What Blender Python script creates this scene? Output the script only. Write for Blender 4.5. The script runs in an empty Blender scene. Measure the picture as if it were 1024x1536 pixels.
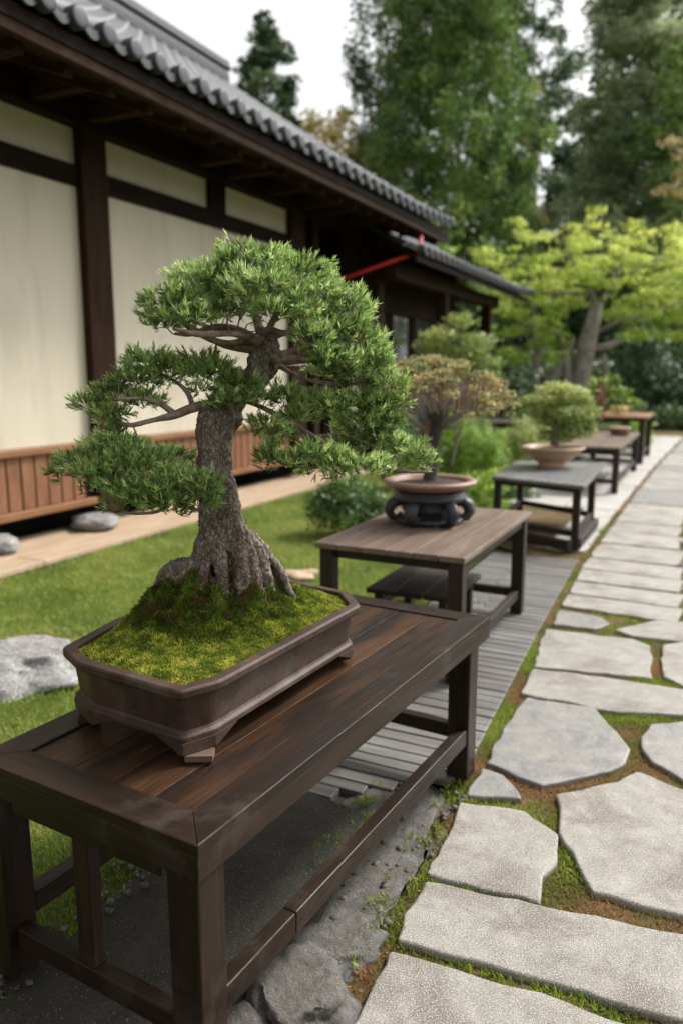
import bpy, bmesh, math, random
import numpy as np
from mathutils import Vector, Matrix, noise
random.seed(7); rng = np.random.default_rng(7)
R = math.radians
SC = bpy.context.scene; COL = SC.collection
# ------------------------------------------------------------------ camera
F = 1150.; H = 1.5; P = math.atan(206/1150); YW = R(25.7)
fw = np.array([-math.sin(YW)*math.cos(P), math.cos(YW)*math.cos(P), -math.sin(P)])
rt = np.array([math.cos(YW), math.sin(YW), 0.]); up = np.cross(rt, fw); CAM = np.array([0, 0, H])
def ray(px, py): return fw*F + rt*(px-512) - up*(py-768)
def G(px, py, z=0.):
    d = ray(px, py); return CAM + d*((z-H)/d[2])
def at(px, py, depth): return CAM + ray(px, py)*(depth/F)
cd = bpy.data.cameras.new('camera'); cam = bpy.data.objects.new('camera', cd); COL.objects.link(cam); SC.camera = cam
cd.sensor_fit = 'HORIZONTAL'; cd.sensor_width = 24; cd.lens = 24*F/1024; cd.clip_end = 500; cd.clip_start = .05
m = Matrix((rt, up, -fw)).transposed().to_4x4(); m.translation = Vector(CAM); cam.matrix_world = m
cd.dof.use_dof = True; cd.dof.focus_distance = 2.05; cd.dof.aperture_fstop = 1.75
# ------------------------------------------------------------------ light
SUN_EL, SUN_ROT = R(46), R(34)
w = bpy.data.worlds.new('World'); SC.world = w; w.use_nodes = True; nt = w.node_tree; nt.nodes.clear()
sky = nt.nodes.new('ShaderNodeTexSky'); sky.sky_type = 'NISHITA'; sky.sun_disc = False
sky.sun_elevation = SUN_EL; sky.sun_rotation = SUN_ROT; sky.dust_density = 5; sky.air_density = 1.0; sky.ozone_density = 1
hs = nt.nodes.new('ShaderNodeHueSaturation'); hs.inputs['Saturation'].default_value = .06
bg = nt.nodes.new('ShaderNodeBackground'); bg.inputs[1].default_value = .15
wo = nt.nodes.new('ShaderNodeOutputWorld')
nt.links.new(sky.outputs[0], hs.inputs['Color']); nt.links.new(hs.outputs[0], bg.inputs[0]); nt.links.new(bg.outputs[0], wo.inputs[0])
sd = bpy.data.lights.new('sun', 'SUN'); sd.energy = 2.3; sd.angle = R(12); sd.color = (1, .95, .86)
so = bpy.data.objects.new('sun', sd); COL.objects.link(so)
sdir = Vector((math.sin(SUN_ROT)*math.cos(SUN_EL), math.cos(SUN_ROT)*math.cos(SUN_EL), math.sin(SUN_EL)))
so.rotation_euler = sdir.to_track_quat('Z', 'Y').to_euler()
SC.view_settings.view_transform = 'Standard'; SC.view_settings.look = 'None'; SC.view_settings.exposure = .80; SC.view_settings.gamma = 1
SC.cycles.use_denoising = True
SC.cycles.max_bounces = 5; SC.cycles.diffuse_bounces = 3; SC.cycles.glossy_bounces = 2; SC.cycles.transmission_bounces = 2
# ------------------------------------------------------------------ materials
def M(name):
    m = bpy.data.materials.new(name); m.use_nodes = True; t = m.node_tree
    return m, t, t.nodes['Principled BSDF']
def N(t, typ, **kw):
    n = t.nodes.new(typ)
    for k, v in kw.items():
        if k in n.inputs: n.inputs[k].default_value = v
        else: setattr(n, k, v)
    return n
def ramp(t, src, stops):
    r = t.nodes.new('ShaderNodeValToRGB'); e = r.color_ramp.elements
    while len(e) < len(stops): e.new(.5)
    for i, (p, c) in enumerate(stops): e[i].position = p; e[i].color = (*c, 1) if len(c) == 3 else c
    t.links.new(src, r.inputs[0]); return r.outputs[0]
def coords(t, attr=None, scale=(1, 1, 1)):
    if attr: o = N(t, 'ShaderNodeAttribute', attribute_name=attr).outputs['Vector']
    else: o = t.nodes.new('ShaderNodeTexCoord').outputs['Object']
    mp = t.nodes.new('ShaderNodeMapping'); mp.inputs['Scale'].default_value = scale
    t.links.new(o, mp.inputs[0]); return mp.outputs[0]
def noi(t, co, sc, det=6, rough=.6, dist=0):
    n = N(t, 'ShaderNodeTexNoise', Scale=sc, Detail=det, Roughness=rough, Distortion=dist); t.links.new(co, n.inputs['Vector']); return n.outputs[0]
def mixc(t, f, a, b, mode='MIX'):
    n = t.nodes.new('ShaderNodeMix'); n.data_type = 'RGBA'; n.blend_type = mode
    for i, s in ((0, f), (6, a), (7, b)):
        if isinstance(s, (int, float)): n.inputs[i].default_value = s
        elif isinstance(s, tuple): n.inputs[i].default_value = (*s, 1)
        else: t.links.new(s, n.inputs[i])
    return n.outputs[2]
def bump(t, b, h, dist, strength=1.):
    n = N(t, 'ShaderNodeBump', Distance=dist, Strength=strength); t.links.new(h, n.inputs['Height']); t.links.new(n.outputs[0], b.inputs['Normal'])
def wood(name, c0, c1, c2, rough=(.35, .6), wear_sheen=None, sc=1., spec=.36):
    m, t, b = M(name)
    co = coords(t, 'gr', (1.6*sc, 26*sc, 26*sc)); n1 = noi(t, co, 1.5, 8, .65, .6)
    n2 = noi(t, coords(t, 'gr', (.9*sc, 5*sc, 5*sc)), 1.4, 5, .6, .5)
    n3 = noi(t, coords(t, 'gr', (5*sc, 190*sc, 190*sc)), 1., 3)
    c = mixc(t, ramp(t, n1, [(.3, (0, 0, 0)), (.7, (1, 1, 1))]), c0, c1)
    c = mixc(t, ramp(t, n2, [(.4, (0, 0, 0)), (.68, (.75, .75, .75))]), c, c2)
    c = mixc(t, ramp(t, n3, [(.3, (.55, .55, .55)), (.55, (0, 0, 0))]), c, tuple(x*.45 for x in c0))
    if wear_sheen:
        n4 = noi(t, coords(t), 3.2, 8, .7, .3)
        c = mixc(t, ramp(t, n4, [(.55, (0, 0, 0)), (.7, (.6, .6, .6))]), c, wear_sheen)
    t.links.new(c, b.inputs['Base Color'])
    t.links.new(ramp(t, n1, [(.25, (rough[1],)*3), (.75, (rough[0],)*3)]), b.inputs['Roughness'])
    b.inputs['Specular IOR Level'].default_value = spec; bump(t, b, n1, .004, .5); return m
W_dark = wood('dark_stained_wood', (0.0076, 0.0041, 0.0024), (0.0216, 0.0111, 0.0061), (0.0351, 0.0194, 0.0118), (.3, .5), (.07, .058, .05), spec=.28)  # pale grey patches: scratch wear plus a grey sheen painted into the colour
W_panel = wood('dark_panel_wood', (.007, .004, .003), (.020, .011, .007), (.10, .046, .020), (.25, .5), (.016, .012, .010), spec=.3)
W_grey = wood('grey_brown_top_wood', (0.105, 0.07, 0.051), (0.1995, 0.14, 0.1078), (0.252, 0.195, 0.1617), (.25, .5))
W_legs = wood('brown_black_leg_wood', (0.0135, 0.0084, 0.006), (0.03, 0.0195, 0.0144), (0.0413, 0.0292, 0.0228), (.4, .65), spec=.28)
W_far = wood('weathered_grey_wood', (.10, .10, .105), (.17, .165, .165), (.21, .21, .21), (.3, .55))
W_post = wood('old_post_wood', (.018, .009, .005), (.038, .020, .011), (.046, .027, .016), (.6, .8), spec=.06)
W_beam = wood('black_beam_wood', (.008, .0045, .003), (.018, .010, .006), (.024, .014, .009), (.6, .8), spec=.06)
W_siding = wood('warm_siding_wood', (.13, .052, .025), (.24, .10, .048), (.30, .15, .08), (.45, .7))
W_rail = wood('orange_brown_rail_wood', (.17, .075, .03), (.27, .125, .052), (.30, .16, .08), (.4, .6))
W_deck = wood('pale_tan_deck_wood', (.34, .245, .16), (.46, .34, .235), (.52, .40, .29), (.5, .7), (.30, .20, .12))
W_slat = wood('silver_grey_slat_wood', (0.0792, 0.072, 0.0684), (0.1656, 0.1548, 0.144), (0.2376, 0.2304, 0.2232), (.35, .6), (.10, .09, .08))
W_block = wood('raw_block_wood', (.07, .045, .03), (.14, .09, .06), (.18, .12, .085), (.7, .9))
W_orange = wood('orange_table_wood', (.17, .075, .03), (.27, .12, .045), (.30, .15, .07), (.4, .6))

def simple(name, stops, sc=8, det=8, rough=.8, bsc=None, bd=.003, spec=.5, scale=(1, 1, 1), dist=0., speck=None, bs=1., stain=None, tint=None):
    m, t, b = M(name); co = coords(t, None, scale); n = noi(t, co, sc, det, .65, dist)
    c = ramp(t, n, stops)
    if tint:
        oi = t.nodes.new('ShaderNodeObjectInfo'); c = mixc(t, 1., c, ramp(t, oi.outputs['Random'], [(0, tint[0]), (.5, tint[1]), (1, tint[2])]), 'MULTIPLY')
    if stain:
        c = mixc(t, ramp(t, noi(t, co, stain[0], 5, .6, .5), [(stain[1], (0, 0, 0)), (stain[1]+.14, (stain[3],)*3)]), c, stain[2])
    if speck:
        n2 = noi(t, co, speck[0], 2, .5)
        c = mixc(t, ramp(t, n2, [(speck[1], (0, 0, 0)), (speck[1]+.06, (1, 1, 1))]), c, speck[2])
        if len(speck) > 3:
            n3 = noi(t, co, speck[0]*.8, 2, .5)
            c = mixc(t, ramp(t, n3, [(.36, (.8, .8, .8)), (.42, (0, 0, 0))]), c, speck[3])
    t.links.new(c, b.inputs['Base Color']); b.inputs['Roughness'].default_value = rough; b.inputs['Specular IOR Level'].default_value = spec
    bump(t, b, noi(t, co, bsc or sc*4, 8, .7), bd, bs); return m
plaster = simple('cream_plaster', [(.3, (.53, .48, .375)), (.7, (.60, .545, .435))], 2.2, 6, .85, 90, .002, scale=(1, 1, .22), stain=(3.2, .5, (.47, .42, .33), .6))
granite = simple('pale_granite', [(0.28, (0.1935, 0.1845, 0.171)), (0.5, (0.279, 0.27, 0.252)), (0.72, (0.36, 0.3465, 0.324))], 9, 10, .75, 240, .0035, .3, speck=(330, .57, (.60, .59, .56), (.10, .09, .085)), stain=(3.6, .47, (.15, .128, .10), .85), dist=.9, tint=((.76, .73, .69), (1.05, 1.01, .95), (.92, .89, .84)))
greystone = simple('grey_flagstone', [(.3, (.10, .10, .10)), (.45, (.17, .165, .16)), (.6, (.24, .22, .19)), (.75, (.26, .26, .27))], 5, 10, .5, 28, .006, .5, speck=(260, .64, (.42, .41, .4)), dist=.9, stain=(4, .52, (.11, .105, .10), .6))
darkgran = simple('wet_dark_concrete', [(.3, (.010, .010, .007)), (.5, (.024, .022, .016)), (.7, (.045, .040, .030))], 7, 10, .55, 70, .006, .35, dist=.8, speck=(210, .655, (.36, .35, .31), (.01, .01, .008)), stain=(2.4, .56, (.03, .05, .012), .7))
rockm = simple('grey_blue_rock', [(0.25, (0.036, 0.036, 0.036)), (0.45, (0.096, 0.084, 0.072)), (0.6, (0.136, 0.132, 0.128)), (0.75, (0.216, 0.212, 0.208))], 8, 12, .6, 30, .014, .4, speck=(300, .66, (.36, .36, .34), (.04, .035, .03)), dist=.9, stain=(6, .48, (.05, .042, .032), .85))
palerock = simple('pale_boulder_rock', [(0.3, (0.1152, 0.1152, 0.1152)), (0.5, (0.2304, 0.2232, 0.216)), (0.7, (0.3456, 0.3384, 0.324))], 11, 10, .7, 30, .012, .4, dist=.5, speck=(90, .62, (.6, .59, .57), (.1, .1, .1)))
tilem = simple('grey_roof_tile', [(.3, (.08, .083, .09)), (.7, (.15, .153, .165))], 3, 8, .24, 30, .002, .9)
tiledk = simple('dark_eave_tile', [(.3, (.02, .021, .024)), (.7, (.05, .053, .06))], 12, 8, .5, 30, .003, .25)
bark, t, b = M('grey_bonsai_bark'); co = coords(t, None, (1, 1, .42)); n1 = noi(t, co, 34, 12, .7, .6); n2 = noi(t, co, 9, 6, .6, .4); n3 = noi(t, coords(t), 330, 2, .5)
vo = N(t, 'ShaderNodeTexVoronoi', feature='DISTANCE_TO_EDGE', Scale=85.); mxv = t.nodes.new('ShaderNodeMix'); mxv.data_type = 'RGBA'; mxv.inputs[0].default_value = .035
nv = N(t, 'ShaderNodeTexNoise', Scale=40., Detail=4.); t.links.new(co, nv.inputs['Vector']); t.links.new(co, mxv.inputs[6]); t.links.new(nv.outputs[1], mxv.inputs[7]); t.links.new(mxv.outputs[2], vo.inputs['Vector'])
fis = ramp(t, vo.outputs['Distance'], [(0, (0, 0, 0)), (.16, (1, 1, 1))])
c = ramp(t, n1, [(.3, (.08, .055, .038)), (.45, (.19, .15, .115)), (.6, (.30, .26, .215)), (.78, (.48, .46, .42))])
c = mixc(t, ramp(t, n2, [(.5, (0, 0, 0)), (.66, (.8, .8, .8))]), c, (.12, .062, .035)); c = mixc(t, ramp(t, n3, [(.6, (0, 0, 0)), (.66, (1, 1, 1))]), c, (.46, .45, .41))
c = mixc(t, fis, mixc(t, .42, c, (.04, .028, .02)), c); t.links.new(c, b.inputs['Base Color']); b.inputs['Roughness'].default_value = .85; b.inputs['Specular IOR Level'].default_value = .2
hm = mixc(t, .5, fis, n1); bump(t, b, hm, .008)
twig = simple('brown_branch_bark', [(.3, (.09, .06, .045)), (.7, (.28, .21, .17))], 30, 8, .8, 90, .003)
limbm = simple('pale_brown_limb_bark', [(.3, (.10, .065, .045)), (.5, (.28, .20, .15)), (.7, (.46, .37, .30))], 34, 10, .75, 80, .007, .3)
barkbg = simple('pale_garden_bark', [(.3, (.12, .105, .09)), (.7, (.32, .29, .25))], 5, 8, .85, 20, .01)
barkdk = simple('dark_garden_bark', [(.3, (.025, .02, .016)), (.7, (.07, .055, .042))], 8, 8, .85, 20, .01)
potm = simple('brown_unglazed_clay', [(.25, (.020, .011, .008)), (.5, (.050, .028, .020)), (.75, (.10, .062, .045))], 9, 10, .52, 60, .0015, .3, dist=.7, stain=(5, .55, (.13, .11, .10), .45), speck=(140, .69, (.16, .13, .11)))
terra = simple('terracotta_clay', [(.3, (.22, .13, .09)), (.7, (.34, .21, .155))], 14, 8, .5, 60, .001)
tan = simple('tan_bowl_clay', [(.3, (.42, .27, .17)), (.7, (.54, .37, .25))], 6, 8, .45, 60, .001)
iron = simple('black_carved_lacquer', [(.3, (.012, .013, .016)), (.7, (.032, .034, .04))], 20, 8, .35, 45, .006, .6)
redm = simple('red_paint', [(.3, (.60, .016, .03)), (.7, (.70, .03, .045))], 5, 4, .4)
soilm = simple('dark_soil', [(.3, (.03, .022, .014)), (.7, (.08, .06, .04))], 40, 8, .9, 80, .006)
dark = simple('dark_interior', [(.3, (.008, .007, .006)), (.7, (.014, .012, .010))], 3, 4, .9)
paving = simple('pale_paving', [(.3, (.30, .285, .26)), (.7, (.42, .405, .38))], 3, 8, .7, 40, .004, .4, stain=(2, .52, (.24, .22, .19), .6))
glassm, t, b = M('window_glass'); b.inputs['Base Color'].default_value = (.05, .06, .06, 1); b.inputs['Roughness'].default_value = .06; b.inputs['Specular IOR Level'].default_value = .9
def ground_mat(name, cols, sc1, sc2, bd, bsc):
    m, t, b = M(name); co = coords(t)
    c = ramp(t, noi(t, co, sc1, 8, .6, .4), [(.36, cols[0]), (.5, cols[1]), (.64, cols[2])])
    c = mixc(t, ramp(t, noi(t, co, sc2, 6, .7), [(.35, (0, 0, 0)), (.65, (.6, .6, .6))]), c, cols[3])
    t.links.new(c, b.inputs['Base Color']); b.inputs['Roughness'].default_value = .95; b.inputs['Specular IOR Level'].default_value = .1
    bump(t, b, noi(t, co, bsc, 8, .8), bd); return m
lawnm = ground_mat('lawn_turf', [(.09, .115, .025), (.15, .19, .04), (.23, .25, .06), (.10, .14, .028)], 1.6, 30, .03, 60)
groundm = ground_mat('garden_earth', [(.05, .045, .025), (.06, .08, .02), (.09, .085, .045), (.04, .06, .015)], .8, 9, .03, 14)
jointm = ground_mat('mossy_joint', [(.055, .075, .012), (.16, .105, .055), (.24, .15, .085), (.07, .06, .03)], 3.2, 60, .012, 120)
mossm0 = ground_mat('moss_bed', [(.03, .045, .006), (.07, .085, .008), (.11, .11, .012), (.04, .06, .008)], 14, 60, .006, 160)

def leafmat(name, stops, rough=.5, trans=.25, spec=.4):
    m, t, b = M(name); a = N(t, 'ShaderNodeAttribute', attribute_name='v')
    c = ramp(t, a.outputs['Fac'], stops); t.links.new(c, b.inputs['Base Color'])
    b.inputs['Roughness'].default_value = rough; b.inputs['Specular IOR Level'].default_value = spec
    if trans:
        tr = t.nodes.new('ShaderNodeBsdfTranslucent'); t.links.new(c, tr.inputs[0])
        mx = N(t, 'ShaderNodeMixShader'); mx.inputs[0].default_value = trans
        t.links.new(b.outputs[0], mx.inputs[1]); t.links.new(tr.outputs[0], mx.inputs[2])
        t.links.new(mx.outputs[0], t.nodes['Material Output'].inputs[0])
    return m
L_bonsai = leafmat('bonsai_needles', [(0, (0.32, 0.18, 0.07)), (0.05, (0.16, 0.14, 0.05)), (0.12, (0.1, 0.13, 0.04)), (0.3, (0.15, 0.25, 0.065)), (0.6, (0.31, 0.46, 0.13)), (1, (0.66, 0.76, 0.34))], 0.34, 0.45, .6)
L_grass = leafmat('grass_blades', [(0, (0.11, 0.16, 0.025)), (0.45, (0.2, 0.29, 0.045)), (0.8, (0.33, 0.4, 0.08)), (1, (0.42, 0.4, 0.13))], .5, .3)
L_moss = leafmat('moss_tips', [(0, (0.13, 0.07, 0.025)), (0.12, (0.05, 0.06, 0.01)), (0.35, (0.08, 0.125, 0.016)), (0.65, (0.2, 0.26, 0.03)), (1, (0.55, 0.52, 0.09))], 0.8, 0.3, .15)
L_joint = leafmat('joint_moss_tips', [(0, (0.36, 0.18, 0.08)), (0.3, (0.32, 0.22, 0.07)), (0.5, (0.17, 0.22, 0.03)), (1, (0.3, 0.42, 0.05))], 0.8, 0.3, .15)
L_cyp = leafmat('cypress_sprays', [(0, (0.03, 0.065, 0.018)), (0.45, (0.11, 0.2, 0.045)), (1, (0.36, 0.47, 0.12))], 0.5, 0.3)
L_dark = leafmat('dark_conifer_sprays', [(0, (0.045, 0.085, 0.045)), (0.6, (0.115, 0.18, 0.08)), (1, (0.2, 0.28, 0.12))], 0.5, 0.35)
L_pine = leafmat('grey_green_pine_sprays', [(0, (0.15, 0.21, 0.1)), (0.6, (0.33, 0.41, 0.21)), (1, (0.52, 0.56, 0.32))], 0.5, 0.45)
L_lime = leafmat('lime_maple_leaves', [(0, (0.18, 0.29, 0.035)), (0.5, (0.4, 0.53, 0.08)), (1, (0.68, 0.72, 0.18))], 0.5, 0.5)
L_yel = leafmat('yellow_autumn_leaves', [(0, (0.45, 0.46, 0.16)), (0.6, (0.76, 0.66, 0.3)), (1, (0.8, 0.62, 0.34))], 0.5, 0.55)
L_orange = leafmat('orange_pink_leaves', [(0, (0.15, 0.18, 0.05)), (0.4, (0.3, 0.31, 0.11)), (0.75, (0.5, 0.42, 0.18)), (1, (0.50, 0.35, 0.16))], 0.5, 0.35)
L_pale = leafmat('pale_pruned_leaves', [(0, (0.12, 0.19, 0.045)), (0.6, (0.32, 0.41, 0.11)), (1, (0.6, 0.62, 0.24))], 0.5, 0.4)
L_bush = leafmat('bright_bush_leaves', [(0, (0.09, 0.17, 0.026)), (0.6, (0.25, 0.4, 0.055)), (1, (0.45, 0.56, 0.11))], 0.5, 0.4)
L_hedge = leafmat('dark_bush_leaves', [(0, (0.03, 0.075, 0.018)), (0.6, (0.075, 0.143, 0.03)), (1, (0.135, 0.21, 0.045))], .5, .25)

# ------------------------------------------------------------------ mesh helpers
def tag(o, label=None, cat=None, group=None, kind=None):
    if label: o['label'] = label
    if cat: o['category'] = cat
    if group: o['group'] = group
    if kind: o['kind'] = kind
    return o
def empty(name, loc, rz=0, label=None, cat=None, group=None):
    o = bpy.data.objects.new(name, None); o.empty_display_size = .1; COL.objects.link(o); o.location = loc; o.rotation_euler.z = rz
    return tag(o, label, cat, group)
class MB:
    def __init__(s): s.v = []; s.f = []; s.g = []; s.sm = []
    def add(s, vs, fs, gr=None, smooth=False):
        n = len(s.v); s.v += [tuple(v) for v in vs]; s.f += [tuple(i+n for i in f) for f in fs]; s.sm += [smooth]*len(fs)
        if gr is None:
            o = (random.uniform(0, 50), random.uniform(0, 50), 0); gr = [(v[0]+o[0], v[1]+o[1], v[2]) for v in vs]
        s.g += gr; return s
    def box(s, c, size, axis=0, rz=0, M4=None):
        """axis = direction of the wood grain"""
        hx, hy, hz = [x/2 for x in size]; off = [random.uniform(0, 60) for _ in range(3)]
        loc = [(x*hx, y*hy, z*hz) for x in (-1, 1) for y in (-1, 1) for z in (-1, 1)]
        gr = []
        for l in loc:
            a = [l[axis], l[(axis+1) % 3], l[(axis+2) % 3]]; gr.append(tuple(a[i]+off[i] for i in range(3)))
        ca, sa = math.cos(rz), math.sin(rz)
        vs = [(c[0]+l[0]*ca-l[1]*sa, c[1]+l[0]*sa+l[1]*ca, c[2]+l[2]) for l in loc]
        if M4: vs = [tuple(M4 @ Vector(v)) for v in vs]
        return s.add(vs, [(0, 1, 3, 2), (4, 6, 7, 5), (0, 4, 5, 1), (2, 3, 7, 6), (0, 2, 6, 4), (1, 5, 7, 3)], gr)
    def bar(s, a, b, w_, h_):
        a = Vector(a); b = Vector(b); d = b-a; L = d.length; q = d.to_track_quat('X', 'Z').to_matrix().to_4x4(); q.translation = (a+b)/2
        return s.box((0, 0, 0), (L, w_, h_), 0, 0, q)
    def prism(s, poly, z0, z1, axis=0):
        n = len(poly); vs = [(x, y, z0) for x, y in poly]+[(x, y, z1) for x, y in poly]; o = random.uniform(0, 50)
        fs = [tuple(range(n))[::-1], tuple(range(n, 2*n))]+[(i, (i+1) % n, n+(i+1) % n, n+i) for i in range(n)]
        gr = [((v[axis]+o), v[1-axis]+o*.7, v[2]) for v in vs]
        return s.add(vs, fs, gr)
    def tube(s, pts, rad, seg=10, wob=0, cap=True):
        pts = [Vector(p) for p in pts]; vs = []; fs = []; n = len(pts)
        ref = Vector((.13, .31, .94)); prev = None
        for i, p in enumerate(pts):
            d = (pts[min(i+1, n-1)]-pts[max(i-1, 0)]).normalized()
            if prev is None: u = d.cross(ref).normalized()
            else: u = (prev-d*prev.dot(d)).normalized()
            prev = u; vv = d.cross(u)
            for k in range(seg):
                a = 2*math.pi*k/seg; r = rad[i]
                if wob: r *= 1+wob*noise.noise(p*9+Vector((math.cos(a), math.sin(a), 0))*1.3)
                vs.append(p+(u*math.cos(a)+vv*math.sin(a))*r)
        for i in range(n-1):
            for k in range(seg): fs.append((i*seg+k, i*seg+(k+1) % seg, (i+1)*seg+(k+1) % seg, (i+1)*seg+k))
        if cap: fs += [tuple(range(seg))[::-1], tuple(range((n-1)*seg, n*seg))]
        return s.add(vs, fs, smooth=True)
    def lathe(s, prof, seg=40, c=(0, 0), sx=1, sy=1, close=False):
        vs = []; fs = []; n = len(prof)
        for r, z in prof:
            for k in range(seg):
                a = 2*math.pi*k/seg; vs.append((c[0]+r*math.cos(a)*sx, c[1]+r*math.sin(a)*sy, z))
        for i in range(n-1):
            for k in range(seg): fs.append((i*seg+k, i*seg+(k+1) % seg, (i+1)*seg+(k+1) % seg, (i+1)*seg+k))
        fs += [tuple(range(seg))[::-1], tuple(range((n-1)*seg, n*seg))]
        return s.add(vs, fs, smooth=True)
    def build(s, name, mat, parent=None, bevel=0, seg=2):
        me = bpy.data.meshes.new(name); me.from_pydata(s.v, [], s.f)
        at_ = me.attributes.new('gr', 'FLOAT_VECTOR', 'POINT'); at_.data.foreach_set('vector', [x for g in s.g for x in g])
        me.polygons.foreach_set('use_smooth', s.sm); me.materials.append(mat); me.update()
        o = bpy.data.objects.new(name, me); COL.objects.link(o)
        if parent: o.parent = parent
        if bevel:
            b = o.modifiers.new('bevel', 'BEVEL'); b.width = bevel; b.segments = seg; b.limit_method = 'ANGLE'; b.angle_limit = R(35)
        return o
def npmesh(name, V, Q=None, T=None, v=None, mat=None, parent=None, smooth=False):
    V = np.asarray(V, np.float32); me = bpy.data.meshes.new(name); nq = 0 if Q is None else len(Q); ntq = 0 if T is None else len(T)
    me.vertices.add(len(V)); me.vertices.foreach_set('co', V.ravel())
    li = np.concatenate([x.ravel() for x in (Q, T) if x is not None]).astype(np.int32)
    me.loops.add(len(li)); me.loops.foreach_set('vertex_index', li)
    st = np.concatenate([np.arange(nq)*4, nq*4+np.arange(ntq)*3]).astype(np.int32)
    me.polygons.add(nq+ntq); me.polygons.foreach_set('loop_start', st)
    me.update(calc_edges=True)
    if smooth: me.polygons.foreach_set('use_smooth', np.ones(nq+ntq, bool))
    if v is not None:
        a = me.attributes.new('v', 'FLOAT', 'POINT'); a.data.foreach_set('value', np.asarray(v, np.float32))
    me.materials.append(mat); me.validate()
    o = bpy.data.objects.new(name, me); COL.objects.link(o)
    if parent: o.parent = parent
    return o
def unit(a): return a/np.maximum(np.linalg.norm(a, axis=-1, keepdims=True), 1e-9)
def blades(base, d, L, wd, bend, v):
    """narrow two-segment blades; base Nx3, d Nx3 unit, L N, wd N, bend N, v N -> arrays"""
    n = len(base); side = unit(np.cross(d, rng.normal(size=(n, 3)))); dn = np.array([0, 0, 1.])
    mid = base+d*(L*.55)[:, None]; tip = base+d*L[:, None]+dn*(bend*L)[:, None]
    s_ = side*wd[:, None]*.5
    V = np.stack([base-s_*.7, base+s_*.7, mid+s_, mid-s_, tip], 1).reshape(-1, 3); i = np.arange(n)[:, None]*5
    return V, i+np.array([[0, 1, 2, 3]]), i+np.array([[3, 2, 4]]), np.repeat(v, 5)
def leaf_quads(pos, nrm, size, v, asp=.55, hang=None):
    n = len(pos); a = unit(np.cross(nrm, rng.normal(size=(n, 3))))
    if hang is not None: a = unit(hang+rng.normal(size=(n, 3))*.35); nrm = unit(np.cross(a, unit(rng.normal(size=(n, 3)))))
    b = np.cross(nrm, a)
    a = a*size[:, None]; b = b*(size*asp)[:, None]
    V = np.stack([pos-a*.5, pos+b*.5, pos+a*.5, pos-b*.5], 1).reshape(-1, 3)
    return V, np.arange(n*4).reshape(-1, 4), np.repeat(v, 4)
def clump_pts(c, r, n, fill=.45, top=.0):
    d = unit(rng.normal(size=(n, 3))); 
    if top: d[:, 2] = np.where(rng.random(n) < top, np.abs(d[:, 2]), d[:, 2])
    lump = 1+.22*np.sin(d[:, 0]*7+c[0]*9)*np.sin(d[:, 1]*7+c[1]*5)+.15*np.sin(d[:, 2]*11+c[2]*7)
    rad = rng.random(n)**fill*lump
    return np.array(c)+d*rad[:, None]*np.array(r), d
def foliage(name, clumps, dens, size, mat, parent, asp=.55, up_=.4, fill=.4, top=.3, jit=.35, hang=0):
    """clumps: (centre, radii, tone 0..1)"""
    Vs, Qs, vs, off = [], [], [], 0
    for c, r, tone in clumps:
        area = (r[0]*r[1]+r[0]*r[2]+r[1]*r[2]); n = max(8, int(11*dens*area/(size*size)))
        p, d = clump_pts(c, r, n, fill, top); nr = unit(d*.7+rng.normal(size=d.shape)*.6+np.array([0, 0, up_]))
        v = np.clip(tone+rng.normal(size=n)*jit*.5, 0, 1); V, Q, vv = leaf_quads(p, nr, size*(.6+.8*rng.random(n)), v, asp, None if not hang else (d*np.array([.9, .9, .2])+np.array([0, 0, .75]) if hang == 1 else d*np.array([1, 1, .2])+np.array([0, 0, -.35])))
        Vs.append(V); Qs.append(Q+off); vs.append(vv); off += len(V)
    return npmesh(name, np.concatenate(Vs), np.concatenate(Qs), None, np.concatenate(vs), mat, parent)
def local(root, p):
    """world point -> local of an unrotated or z rotated root"""
    x, y, z = p[0]-root.location.x, p[1]-root.location.y, p[2]-root.location.z; a = -root.rotation_euler.z
    return np.array([x*math.cos(a)-y*math.sin(a), x*math.sin(a)+y*math.cos(a), z])

# ------------------------------------------------------------------ the setting
def sheet(name, poly, z, mat, label=None):
    mb = MB(); mb.add([(x, y, z) for x, y in poly], [tuple(range(len(poly)))]); o = mb.build(name, mat); o['kind'] = 'structure'; return o
sheet('ground', [(-150, -60), (150, -60), (150, 260), (-150, 260)], -.05, groundm)
lawn_R = [(-1.50, .2), (-1.50, 1.2), (-1.46, 1.32), (-1.48, 1.62), (-1.55, 2.4), (-1.62, 3.2), (-1.66, 6.3), (-2.0, 7.2), (-2.2, 13)]
sheet('lawn', lawn_R+[(-4.6, 13), (-4.75, 10), (-4.7, 4), (-4.7, .2)], -.012, lawnm)
sheet('path_bed', [(-.9, .2), (2.5, .2), (2.5, 30), (-2.2, 30), (-2.0, 7.0), (-1.4, 6.5), (-.93, 6.4), (-.86, 4.3), (-.76, 2.5), (-1.0, 1.6)], -.022, jointm)
def edge_x(y): return float(np.interp(y, [1.2, 1.42, 1.77, 2.5, 4.3, 6.1, 9.5, 13.6, 20], [-.62, -.637, -.657, -.724, -.812, -.881, -.86, -.80, -.6]))
# concrete footing under the front bench
sheet('ground', [(-1.9, .5), (-.6, .5), (-.6, 2.4), (-1.9, 2.4)], -.03, soilm)
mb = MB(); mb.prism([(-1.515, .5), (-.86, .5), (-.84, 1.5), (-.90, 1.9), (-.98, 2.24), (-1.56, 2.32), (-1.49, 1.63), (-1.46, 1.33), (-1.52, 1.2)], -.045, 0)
tag(mb.build('concrete_slab', darkgran, None, .01), 'dark wet speckled concrete slab on the ground under the front bench', 'slab')
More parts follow.
